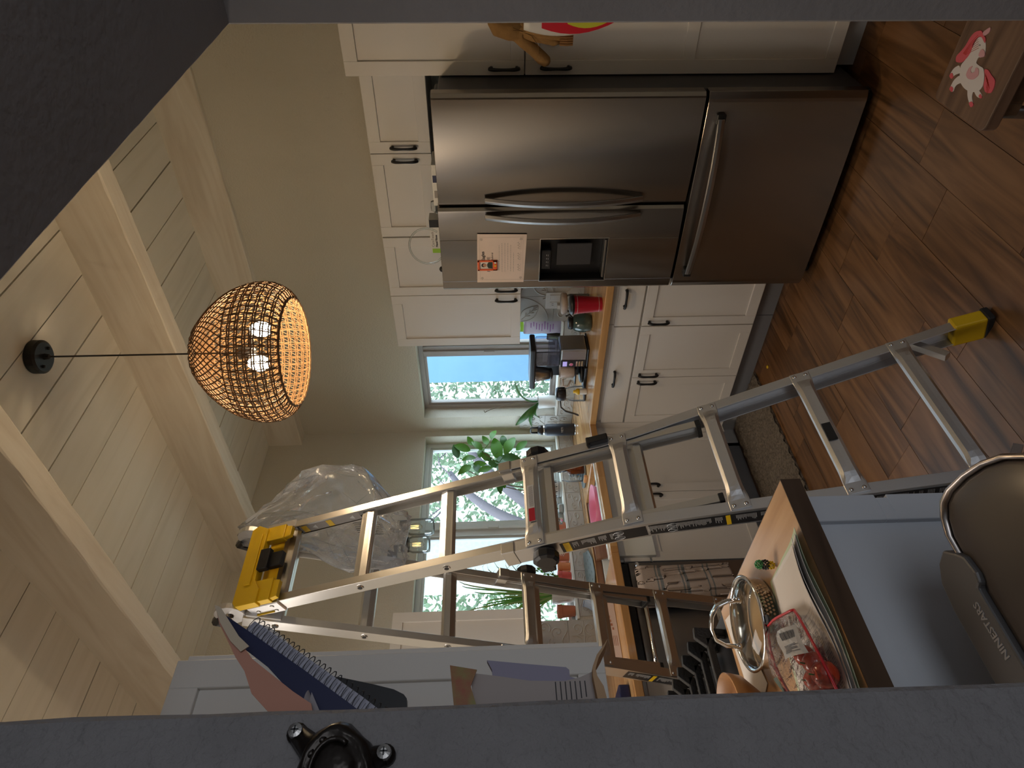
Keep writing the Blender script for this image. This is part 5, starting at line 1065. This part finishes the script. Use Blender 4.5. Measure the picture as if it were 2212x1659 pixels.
# ================================================================== THINGS ON THE ISLAND
IZ = .9435
sd = thing('strainer_lid', 'steel rimmed glass strainer lid with a big steel handle on the island', 'lid', (.705, 1.415, IZ))
LX, LY = .700, 1.412
b_ = MB(); L = []
for r_, z in ((.090, .004), (.097, .004), (.100, .034), (.104, .038), (.1045, .041), (.100, .043), (.0955, .040), (.094, .034), (.0885, .004)): L.append([(LX+r_*math.cos(2*math.pi*k/56), LY+r_*math.sin(2*math.pi*k/56), IZ+z) for k in range(56)])
b_.loops(L, True, False).build('rim', G['chrome'], sd, smooth=True)
hm = MB()
for side in (4.75, 1.2):
    for i in range(9):
        for j in range(3): q = side+(i-4)*.085+.04*(j % 2); z = IZ+.012+.008*j; r_ = .0983+.0012*j; hm.tube([(LX+r_*math.cos(q), LY+r_*math.sin(q), z), (LX+(r_+.0015)*math.cos(q), LY+(r_+.0015)*math.sin(q), z)], .0028, 8)
hm.build('strainer_holes', G['islandtop'], sd)
MB().lathe([(.094, .036), (.085, .046), (.06, .056), (.03, .061), (.001, .062)], (LX, LY, IZ), 40, cap=False).build('glass_dome', clear_mat('lid glass', (.88, .92, .90), .30, haze=.05, hazecol=(.5, .5, .45)), sd, smooth=True)
rr_ = V((.683, -.730, 0)); hc = V((LX, LY, IZ))
hp = [hc+rr_*a+V((0, 0, z)) for a, z in ((.052, .057), (.050, .085), (.040, .108), (.018, .120), (-.010, .122), (-.036, .112), (-.050, .088), (-.054, .057))]
MB().sweep([(-.0075, -.003), (.0075, -.003), (.0085, 0), (.0075, .003), (-.0075, .003), (-.0085, 0)], hp, (.73, .683, 0)).build('handle', G['chrome'], sd, smooth=True)
sc2 = MB()
for a in (.052, -.054): p = hc+rr_*a; sc2.lathe([(.008, .054), (.008, .060), (.005, .064), (.001, .064)], (p.x, p.y, IZ), 12)
sc2.build('handle_screws', G['chrome'], sd, smooth=True)
tag(MB().prism([(.825, 1.645, IZ), (.812, 1.562, IZ), (.60, 1.50, IZ), (.56, 1.62, IZ)], (0, 0, .0015)).build('flyer', G['paper'], loc=(.7, 1.58, IZ)), 'white flyer lying under the strainer lid on the island', 'paper')
# green and black beaded figure
by = thing('bead_toy', 'tiny beaded figure with green hair and yellow body on the island', 'toy', (.752, 1.258, IZ))
def beads(c, r, n, br, m, nm):
    mb = MB()
    for k in range(n):
        z = 1-2*(k+.5)/n; q = k*2.4; s_ = math.sqrt(1-z*z); p = V(c)+V((s_*math.cos(q), s_*math.sin(q), z))*r; mb.lathe([(.0005, -br), (br*.8, -br*.6), (br, 0), (br*.8, br*.6), (.0005, br)], p, 6)
    mb.build(nm, m, by)
beads((.752, 1.258, IZ+.010), .0075, 26, .0024, G['yellow'], 'body_beads'); beads((.755, 1.260, IZ+.021), .0095, 44, .0023, G['black'], 'head_beads'); beads((.757, 1.262, IZ+.033), .0085, 44, .0022, mat('green beads', (.06, .28, .08), .2), 'hair_beads')
# papers
def sheet(name, label, corners, z, m, curl=0, group=None, th=.0009):
    """a paper sheet bilinear between four corners a b c d, its a-d edge lifted by the curl"""
    a, b, c, d = [V((x, y, 0)) for x, y in corners]; n = 12; top = []; 
    for i in range(n+1):
        row = []
        for j in range(n+1):
            u, v = i/n, j/n; p = (a*(1-u)+b*u)*(1-v)+(d*(1-u)+c*u)*v; row.append((p.x, p.y, z+curl*max(0, .35-u)**2*8*(1+.5*math.sin(v*7))+.0004*math.sin(v*9+u*5)))
        top.append(row)
    mb = MB()
    for i in range(n):
        for j in range(n): mb.add([top[i][j], top[i+1][j], top[i+1][j+1], top[i][j+1]], [(0, 1, 2, 3)])
    cx = sum(x for x, y in corners)/4; cy = sum(y for x, y in corners)/4
    o = mb.build(name, m, loc=(cx, cy, z)); bm = bmesh.new(); bm.from_mesh(o.data); bmesh.ops.remove_doubles(bm, verts=bm.verts, dist=1e-6); bm.to_mesh(o.data); bm.free()
    s_ = o.modifiers.new('t', 'SOLIDIFY'); s_.thickness = th; s_.offset = 1
    return tag(o, label, 'paper', group)
z0 = IZ+.0008
sheet('paper_sheet', 'white sheet at the bottom of the paper stack with a green edge', ((.742, 1.103), (.742, 1.31), (.40, 1.39), (.40, 1.108)), z0, mat('green tinted sheet', (.52, .60, .42), .8), .008)
sheet('paper_sheet', 'plain white sheet second in the paper stack on the island', ((.728, 1.104), (.736, 1.295), (.395, 1.372), (.39, 1.112)), z0+.003, G['paper'], .010)
sheet('paper_sheet', 'white sheet under the printed form in the paper stack', ((.722, 1.108), (.730, 1.28), (.385, 1.36), (.38, 1.118)), z0+.006, G['paper'], .014)
fm = sheet('form_sheet', 'printed white form with table lines on top of the paper stack', ((.712, 1.115), (.722, 1.272), (.375, 1.352), (.37, 1.125)), z0+.009, mat('warm white form', (.66, .60, .54), .8), .012)
def fpnt(u, v): a, b, c, d = V((.712, 1.115, 0)), V((.722, 1.272, 0)), V((.375, 1.352, 0)), V((.37, 1.125, 0)); p = (a*(1-u)+b*u)*(1-v)+(d*(1-u)+c*u)*v; return V((p.x, p.y, z0+.009+.0020+.012*max(0, .35-u)**2*8*(1+.5*math.sin(v*7))))
pr = MB()
for k in range(26):
    v = .34+.025*k; 
    for (ua, ub_) in ((.05, .9),):
        A_ = [fpnt(ua+(ub_-ua)*i/8, v) for i in range(9)]; 
        for p, q in zip(A_, A_[1:]): pr.add([p, q, q+V((-.0009, 0, 0)), p+V((-.0009, 0, 0))], [(0, 1, 2, 3)])
    if k > 3:
        u = .08
        while u < .85:
            w = random.uniform(.03, .09); p, q = fpnt(u, v+.012), fpnt(u+w, v+.012); pr.add([p, q, q+V((-.0022, 0, 0)), p+V((-.0022, 0, 0))], [(0, 1, 2, 3)]); u += w+random.choice((.02, .02, .12))
for u in (.05, .3, .62, .9):
    p, q = fpnt(u, .34), fpnt(u, .97); pr.add([p, q, q+V((0, .0009, 0)), p+V((0, .0009, 0))], [(0, 1, 2, 3)])
o = pr.build('form_print', G['inkg'], fm)
# tomatoes in a clear bag
PZ = z0+.013
for i, (x, y, r_, lb) in enumerate([(.528, 1.200, .019, 'red tomato nearest the strainer lid inside the clear bag'), (.500, 1.170, .0205, 'red tomato in the middle of the clear bag'), (.468, 1.142, .023, 'large orange-red tomato at the right end of the clear bag'), (.480, 1.195, .019, 'red tomato tucked behind at the bag left edge'), (.448, 1.176, .020, 'red tomato nearest the grey wall inside the clear bag')]):
    t = thing('tomato', lb, 'tomato', (x, y, PZ+.004), 'tomatoes in the clear bag')
    MB().lathe([(.0005, .02*r_), (r_*.6, .06*r_), (r_*.96, .5*r_), (r_, .95*r_), (r_*.85, 1.5*r_), (r_*.45, 1.82*r_), (.0005, 1.75*r_)], (x, y, PZ+.006), 20).build('fruit', G['tomato'], t, smooth=True)
    m_ = MB().tube([(x, y, PZ+.006+1.72*r_), (x+.002, y, PZ+.010+1.95*r_)], .0015, 5)
    m_.build('stalk', G['leafd'], t)
tb_ = thing('produce_bag', 'clear plastic produce bag with red trim and a barcode label over the papers', 'bag', (.54, 1.25, PZ))
mb = MB(); L = []; A_, B_ = V((.632, 1.262, 0)), V((.425, 1.215, 0)); N = 26
for i in range(15):
    u = i/14; c_ = A_.lerp(B_, u)+V((0, -.02*math.sin(u*3), 0)); w = .098*(math.sin(math.pi*min(1, u*.55+.20))**.6); h_ = .008+.055*math.sin(math.pi*min(1, max(0, u*.80+.08)))**1.0; ax = V((.25, .968, 0)); l = []
    for k in range(N):
        q = 2*math.pi*k/N; l.append(c_+ax*(w*math.copysign(abs(math.cos(q))**.8, math.cos(q)))+V((0, 0, PZ+.002+h_*.5+h_*.5*math.sin(q)*(1+.16*math.sin(5*q+i*1.3)))))
    L.append(l)
mb.loops(L).build('film', G['bagl'], tb_, smooth=True)
rd = MB(); rd.tube([p[0]+V((0, 0, .001)) for p in L], .0028, 5); rd.tube([p[N//2]+V((0, 0, .001)) for p in L], .0028, 5); rd.tube([L[0][k] for k in range(0, N//2+1)], .0030, 5)
rd.build('red_trim', mat('red plastic trim', (.55, .02, .03), .3), tb_, smooth=True)
def bagtop(u, v, dz=.0015):
    i = min(13, int(u*14)); f_ = u*14-i; k = N/4+(v)*N*.22; k0 = int(k) % N; a_ = L[i][k0].lerp(L[i+1][k0], f_); b__ = L[i][(k0+1) % N].lerp(L[i+1][(k0+1) % N], f_); return a_.lerp(b__, k-int(k))+V((0, 0, dz))
lb_ = MB(); n = 6
def patch(mb, u0, u1, v0, v1, dz, n=5):
    for i in range(n):
        for j in range(n): mb.add([bagtop(u0+(u1-u0)*(i+a)/n, v0+(v1-v0)*(j+b)/n, dz) for a, b in ((0, 0), (1, 0), (1, 1), (0, 1))], [(0, 1, 2, 3)])
patch(lb_, .20, .52, .15, .85, .003); lb_.build('bag_label', mat('grey white label', (.50, .47, .44), .4), tb_)
bc = MB(); 
for k in range(13): v = .28+.032*k; patch(bc, .25, .34, v, v+(.014 if k % 3 else .022), .0042, 2)
for k in range(7): patch(bc, .40+.012*k, .405+.012*k, .25, .25+random.uniform(.2, .5), .0042, 2)
bc.build('barcode', G['ink'], tb_)
gl_ = MB(); patch(gl_, .62, .84, -.95, -.35, .004); gl_.build('green_label', mat('dark green label', (.05, .09, .07), .5), tb_)
hole_ = MB(); p = L[0][4]; hole_.tube([p+V((.012, .004, -.001)), p+V((.012, .004, .003))], .010, 16); hole_.build('black_tag', G['ink'], tb_)
# bowl
wb = MB(); wb.lathe([(.03, 0), (.05, .004), (.085, .045), (.092, .078), (.088, .079), (.080, .047), (.04, .012), (.001, .010)], (.560, 1.575, IZ+.001), 36)
tag(wb.build('wooden_bowl', G['orange'], loc=(.56, 1.575, IZ), smooth=True), 'orange wooden bowl at the back of the island near the range', 'bowl')
tag(MB().lathe([(.0005, 0), (.02, .004), (.03, .025), (.025, .045), (.0005, .05)], (.565, 1.575, IZ+.014), 16).build('apple', G['red'], loc=(.565, 1.575, IZ+.014), smooth=True), 'red apple inside the wooden bowl', 'apple')
# ================================================================== PAPERS BEHIND THE WALL STUB
ho = thing('wall_file_holder', 'black wall file holder on the back of the grey wall stub holding papers', 'holder', (.17, .60, 1.42))
for (z_a, z_b) in ((1.60, 1.72), (1.40, 1.50)): MB().box(.06, .205, .5405, .545, z_a, z_b).box(.06, .205, .672, .676, z_a, z_b).box(.06, .205, .545, .672, z_a, z_a+.004).build('pocket', G['black'], ho)
def flat(name, label, cat, pts, y, m, th=.0015, skew_=0):
    t = MB().prism([(x, y+skew_*(z-1.7), z) for x, z in pts], (0, th, 0)); cx = sum(p[0] for p in pts)/len(pts); cz = sum(p[1] for p in pts)/len(pts)
    return tag(t.build(name, m, loc=(cx, y, cz)), label, cat)
E_ = lambda pts, far: pts
cream = [(.3312, 1.8231), (.3289, 1.8176), (.3026, 1.7966), (.2787, 1.7747), (.2632, 1.7529), (.2482, 1.7318), (.2372, 1.7138), (.20, 1.70), (.17, 1.66), (.12, 1.66), (.14, 1.74), (.2315, 1.7497), (.2477, 1.768), (.2678, 1.7793), (.2812, 1.791), (.2959, 1.8014), (.3143, 1.8149)]
flat('envelope', 'cream and salmon paper envelope sticking out left of the navy notebook', 'envelope', cream, .600, G['folder'])
flat('letter', 'thin cream letter edge standing on the salmon envelope', 'paper', [(.3330, 1.8240), (.3305, 1.8176), (.300, 1.7920), (.2900, 1.7800), (.285, 1.7865), (.2959, 1.7990), (.3143, 1.8135)], .5975, mat('cream paper', (.55, .45, .33), .8), .001)
nbk = thing('notebook', 'navy spiral notebook with graph paper edge sticking out from the wall holder', 'notebook', (.26, .62, 1.73))
navy = [(.3354, 1.8233), (.3116, 1.7866), (.2753, 1.7312), (.2436, 1.6846), (.205, 1.63), (.14, 1.66), (.18, 1.71), (.2572, 1.7415), (.2794, 1.7657), (.2957, 1.7894), (.3101, 1.8027)]
MB().prism([(x, .618, z) for x, z in navy], (0, .0015, 0)).build('cover', G['notebook'], nbk)
spl = [(.3275, 1.7904), (.3219, 1.7811), (.2855, 1.7266), (.2489, 1.6721), (.215, 1.625), (.17, 1.66), (.2448, 1.7000), (.2791, 1.745), (.3186, 1.7972)]
MB().prism([(x, .622, z) for x, z in spl], (0, .006, 0)).build('pages', mat('graph paper pages', (.38, .38, .46), .7), nbk)
co = MB()
for k in range(25):
    t = k/24; p = V((.3262, 0, 1.7885)).lerp(V((.236, 0, 1.6535)), t); d_ = V((-.0075, 0, .0052)); c_ = p+d_*.35
    co.tube([(c_.x+d_.x*math.cos(q)*.9, .624+.006*math.sin(q)-.002, c_.z+d_.z*math.cos(q)*.9) for q in [2*math.pi*i/10 for i in range(10)]], .0005, 4, False, True)
co.build('spiral', G['fside'], nbk)
gr = MB()
for k in range(40):
    t = k/39; p = V((.3240, .6214, 1.7870)).lerp(V((.240, .6214, 1.664)), t); q = p+V((-.012, 0, .0075)); gr.add([p, q, q+V((-.0002, 0, -.0003)), p+V((-.0002, 0, -.0003))], [(0, 1, 2, 3)])
gr.build('grid_lines', G['fside'], nbk)
flat('paper_sheet', 'curled white page behind the spiral notebook at the wall stub', 'paper', [(.3331, 1.7923), (.3306, 1.7815), (.3227, 1.7696), (.308, 1.7525), (.2892, 1.7351), (.24, 1.68), (.25, 1.70), (.3259, 1.7845)], .640, G['paper'], .001)
flat('tablet', 'black rounded tablet edge sticking out below the spiral notebook', 'tablet', [(.2802, 1.7144), (.2822, 1.7123), (.2822, 1.7064), (.2737, 1.6709), (.2682, 1.6507), (.2631, 1.6406), (.2592, 1.6374), (.2200, 1.6330), (.18, 1.64), (.17, 1.70), (.2669, 1.7044)], .652, G['black'], .008)
rl = MB(); L = []
for i in range(20): q = -.3+5.2*i/19; r_ = .007+.0003*i; L.append([(.2480+r_*math.cos(q)*.8-.05*t, .6125+r_*.45*math.sin(q), 1.722+r_*math.sin(q)*.4-.03*t) for t in (0, 1)])
rl.add([p for l in L for p in l], [(2*i, 2*i+1, 2*i+3, 2*i+2) for i in range(19)])
tag(rl.build('rolled_paper', mat('grey rolled paper', (.30, .28, .30), .8), loc=(.25, .612, 1.69)), 'rolled grey paper tucked in front of the navy notebook', 'paper')
flat('magazine', 'glossy magazine corner with olive and red picture at the lower wall holder', 'magazine', [(.2665, 1.5933), (.2616, 1.5686), (.2472, 1.5742), (.20, 1.56), (.2, 1.585)], .600, mat('magazine picture', (.22, .19, .05), .4, var=.9, vscale=38, col2=(.30, .05, .03)))
flat('paper_stack', 'beige folded paper at the front of the lower wall holder', 'paper', [(.2633, 1.5753), (.2595, 1.5505), (.2541, 1.5208), (.2527, 1.4886), (.2556, 1.4745), (.2604, 1.4623), (.22, 1.455), (.19, 1.46), (.19, 1.565)], .610, mat('beige paper', (.36, .31, .29), .8), .004)
pr = MB()
for k in range(7): pr.box(.238-.001*k, .252, .6092, .6098, 1.470+.0045*k, 1.4708+.0045*k)
pr.build('print', G['ink'], bpy.data.objects['paper_stack'])
flat('letter', 'lilac folded letters behind the beige paper in the lower wall holder', 'paper', [(.2834, 1.5599), (.2784, 1.5213), (.274, 1.4842), (.2715, 1.4814), (.2649, 1.4815), (.2623, 1.4734), (.21, 1.47), (.20, 1.55), (.2741, 1.5552)], .630, mat('lilac letters', (.27, .25, .33), .8), .006)
flat('paper_strip', 'curled orange paper strip at the bottom of the lower wall holder', 'paper', [(.2868, 1.4449), (.2773, 1.4504), (.2692, 1.4562), (.2588, 1.4605), (.252, 1.4597), (.2429, 1.4552), (.21, 1.4509), (.20, 1.4563), (.2333, 1.4622), (.2521, 1.4637), (.2612, 1.4627), (.2716, 1.4577), (.2797, 1.4507)], .600, mat('warm buff paper', (.42, .26, .14), .7), .03)
# ================================================================== GLOVES AND BAG at the pantry
gv = thing('glove', 'tan suede work glove hanging thumb down in front of the pantry door', 'glove', (2.735, .72, 1.4))
g_ = MB(); X_ = 2.73
g_.tube([(X_, .690, 1.525), (X_, .712, 1.50), (X_, .722, 1.45), (X_, .728, 1.40)], [.016, .034, .040, .036], 14)
g_.tube([(X_-.004, .735, 1.44), (X_-.008, .765, 1.395), (X_-.010, .795, 1.355), (X_-.012, .822, 1.325), (X_-.012, .836, 1.305), (X_-.012, .842, 1.296)], [.018, .024, .023, .025, .021, .008], 14)
go_ = g_.build('palm', G['tan'], gv, smooth=True); rm = go_.modifiers.new('rm', 'REMESH'); rm.mode = 'VOXEL'; rm.voxel_size = .004; sm = go_.modifiers.new('sm', 'SMOOTH'); sm.iterations = 3; rm.use_smooth_shade = True
g2 = MB()
for k, (y0, z1, dx) in enumerate(((.700, 1.235, 0), (.722, 1.222, .008), (.744, 1.235, 0), (.763, 1.260, -.004))): g2.tube([(X_-.012-dx, .71+.010*k, 1.42), (X_-.018-dx, (y0+.71+.01*k)/2, 1.33), (X_-.018-dx, y0, z1+.02), (X_-.018-dx, y0, z1)], [.016, .0165, .015, .008], 12)
go_ = g2.build('fingers', G['tan'], gv, smooth=True)
cf_ = MB()
for i in range(9): cf_.tube([(X_-.030, .700+.0085*i, 1.262), (X_-.034, .700+.0085*i, 1.235), (X_-.030, .700+.0085*i, 1.212)], .0045, 6)
cf_.build('ribbed_edge', mat('dark tan knit', (.26, .13, .045), .9), gv)
sm_ = MB(); sm_.tube([(X_-.036, .708, 1.44), (X_-.036, .735, 1.37), (X_-.035, .768, 1.345), (X_-.034, .80, 1.338)], .0014, 5).tube([(X_-.037, .716, 1.44), (X_-.036, .728, 1.32), (X_-.034, .735, 1.25)], .0014, 5); sm_.build('seam', mat('dark seam', (.14, .07, .02), .9), gv)
hb = thing('hanging_bag', 'white plastic bag with red and yellow print hanging beside the gloves', 'bag', (2.70, .68, 1.25))
mb = MB(); L = []
for i in range(15):
    u = i/14; z = 1.40-.352*u; ye = .690+.046*math.sin(math.pi*min(1, .15+u*.95))**.8*(1 if u < .9 else .6); L.append([(2.690+.020*math.cos(q)*(1+.2*math.sin(i+q*3)), .62+(ye-.62)*(.5+.5*math.sin(q)), z) for q in [2*math.pi*k/16 for k in range(16)]])
mb.loops(L).build('bag', G['whitepot'], hb, smooth=True)
for (za, zb, ya, yb, m_) in ((1.335, 1.055, .664, .722, mat('red bag print', (.60, .01, .03), .35)), (1.24, 1.07, .66, .702, mat('yellow green bag print', (.60, .62, .05), .35))):
    P_ = []
    for i in range(9): u = i/8; z = za+(zb-za)*u; P_.append((2.6655, ya+(yb-ya)*math.sin(math.pi*min(1, .2+.75*u))**.8, z))
    MB().prism(P_+[(2.6655, .63, zb), (2.6655, .63, za)], (-.0015 if za > 1.3 else -.003, 0, 0)).build('print', m_, hb)
hk = MB().box(2.66, 2.80, .63, .66, 1.53, 1.55); tag(hk.build('coat_hook', G['blackm'], bevel=.004, loc=(2.73, .645, 1.54)), 'black hook rail on the pantry front carrying the glove', 'hook')
# ================================================================== UNICORN STOOL
sl_ = thing('step_stool', 'small walnut step stool with a painted pink and white unicorn', 'stool', (1.75, .55, 0))
def rrect(x0, x1, y0, y1, r, z, n=6):
    P_ = []
    for cx, cy, a0 in ((x1-r, y1-r, 0), (x0+r, y1-r, 1), (x0+r, y0+r, 2), (x1-r, y0+r, 3)):
        for i in range(n+1): q = (a0+i/n)*math.pi/2; P_.append((cx+r*math.cos(q), cy+r*math.sin(q), z))
    return P_
MB().prism(rrect(1.622, 1.872, .42, .678, .022, .2455), (0, 0, .034)).build('seat', G['stool'], sl_, bevel=.004, seg=2)
for (x, y) in ((1.66, .46), (1.83, .46), (1.66, .635), (1.83, .635)): MB().tube([(x, y, .2455), (x+(x-1.745)*.12, y+(y-.55)*.12, 0)], [.017, .014], 10).build('leg', G['walnut'], sl_, smooth=True)
for y in (.475, .62): MB().box(1.64, 1.85, y-.009, y+.009, .20, .2455).build('apron', G['walnut'], sl_)
for x in (1.65, 1.84): MB().box(x-.009, x+.009, .46, .64, .20, .2455).build('apron', G['walnut'], sl_)
UN = {'body': [(1.7456, 0.553), (1.727, 0.552), (1.7127, 0.5639), (1.6988, 0.5841), (1.7038, 0.6004), (1.7315, 0.6143), (1.7641, 0.6148), (1.7921, 0.6069), (1.8069, 0.5901), (1.8169, 0.5739), (1.8074, 0.5562), (1.8024, 0.5339), (1.8004, 0.5088), (1.7948, 0.4972), (1.7701, 0.4944), (1.7545, 0.5079), (1.7435, 0.5247), (1.7531, 0.5356), (1.7638, 0.5368), (1.7632, 0.551)], 'leg_a': [(1.8217, 0.5733), (1.8394, 0.5874), (1.8445, 0.6066), (1.8301, 0.6129), (1.824, 0.6), (1.8036, 0.589)], 'leg_b': [(1.804, 0.5934), (1.8184, 0.6113), (1.8204, 0.6341), (1.7993, 0.638), (1.8027, 0.6192), (1.7758, 0.6015)], 'leg_c': [(1.7513, 0.6104), (1.7367, 0.627), (1.7128, 0.6402), (1.706, 0.6433), (1.702, 0.634), (1.7212, 0.6215), (1.7265, 0.6062)], 'leg_d': [(1.7265, 0.6062), (1.7028, 0.615), (1.685, 0.6129), (1.6859, 0.6047), (1.7141, 0.5977)], 'hoof_a': [(1.8387, 0.5981), (1.8444, 0.6088), (1.8295, 0.6136), (1.8244, 0.6045)], 'hoof_b': [(1.8181, 0.6266), (1.8202, 0.6363), (1.8027, 0.6392), (1.8034, 0.6283)], 'hoof_c': [(1.7215, 0.6368), (1.7057, 0.6437), (1.6993, 0.6343), (1.7121, 0.629)], 'hoof_d': [(1.6982, 0.6112), (1.6856, 0.6139), (1.6831, 0.608), (1.6947, 0.6036)], 'tail': [(1.7226, 0.5527), (1.7063, 0.5496), (1.6891, 0.5562), (1.6664, 0.5609), (1.6582, 0.5744), (1.6585, 0.5909), (1.6801, 0.5964), (1.6988, 0.5841), (1.7041, 0.5693)], 'mane': [(1.7958, 0.4828), (1.8161, 0.491), (1.8269, 0.506), (1.8307, 0.5297), (1.8386, 0.5445), (1.85, 0.5605), (1.8417, 0.573), (1.818, 0.5679), (1.8038, 0.5509), (1.7992, 0.5329), (1.8071, 0.5148), (1.798, 0.4981), (1.7854, 0.4947), (1.7603, 0.5056), (1.7671, 0.4936), (1.782, 0.4898)], 'horn': [(1.7791, 0.493), (1.7893, 0.4858), (1.7683, 0.4666), (1.7634, 0.4789)], 'nose': [(1.7656, 0.5171), (1.7491, 0.5183), (1.7407, 0.5278), (1.7531, 0.5356), (1.7667, 0.5336)], 'saddle': [(1.7683, 0.5588), (1.7706, 0.57), (1.7616, 0.5755), (1.7505, 0.5699), (1.756, 0.5591), (1.7408, 0.5585), (1.7306, 0.5718), (1.7438, 0.5866), (1.7642, 0.5912), (1.7798, 0.5856), (1.7799, 0.5687)], 'eye': [(1.7815, 0.5124), (1.7765, 0.5109), (1.7742, 0.5135), (1.7792, 0.5149)]}
UM = dict(body=G['uni'], tail=G['hair'], mane=G['hair'], horn=G['pale'], nose=G['pale'], saddle=G['pale'], eye=G['inkg'])
for i_, (nm, P_) in enumerate(UN.items()):
    m_ = UM.get(nm) or (G['uni'] if nm.startswith('leg') else G['hair']); zt = .2800+(.0009 if nm in ('body',) else .0004+.0001*(ord(nm[-1])-96) if nm.startswith('leg') else .0014 if nm in ('mane', 'tail', 'horn') or nm.startswith('hoof') else .0019)
    for _ in range(2 if nm != 'eye' else 0): P_ = [q for a_, b_ in zip(P_, P_[1:]+P_[:1]) for q in ((a_[0]*.8+b_[0]*.2, a_[1]*.8+b_[1]*.2), (a_[0]*.2+b_[0]*.8, a_[1]*.2+b_[1]*.8))]
    MB().prism([(x, y, .2790) for x, y in P_], (0, 0, zt-.2790)).build('unicorn_'+nm.split('_')[0], m_, sl_)
ln = MB()
for k in range(7): a_ = V((1.800-.004*k, .495+.004*k, .2818)); ln.tube([a_, a_+V((.016+.003*k, .024, 0)), a_+V((.026+.002*k, .052-.004*k, 0))], .0005, 3)
for k in range(4): a_ = V((1.712-.006*k, .560+.004*k, .2818)); ln.tube([a_, a_+V((-.022, .010, 0)), a_+V((-.030+.002*k, .026, 0))], .0005, 3)
ln.build('unicorn_lines', G['tomato'], sl_)
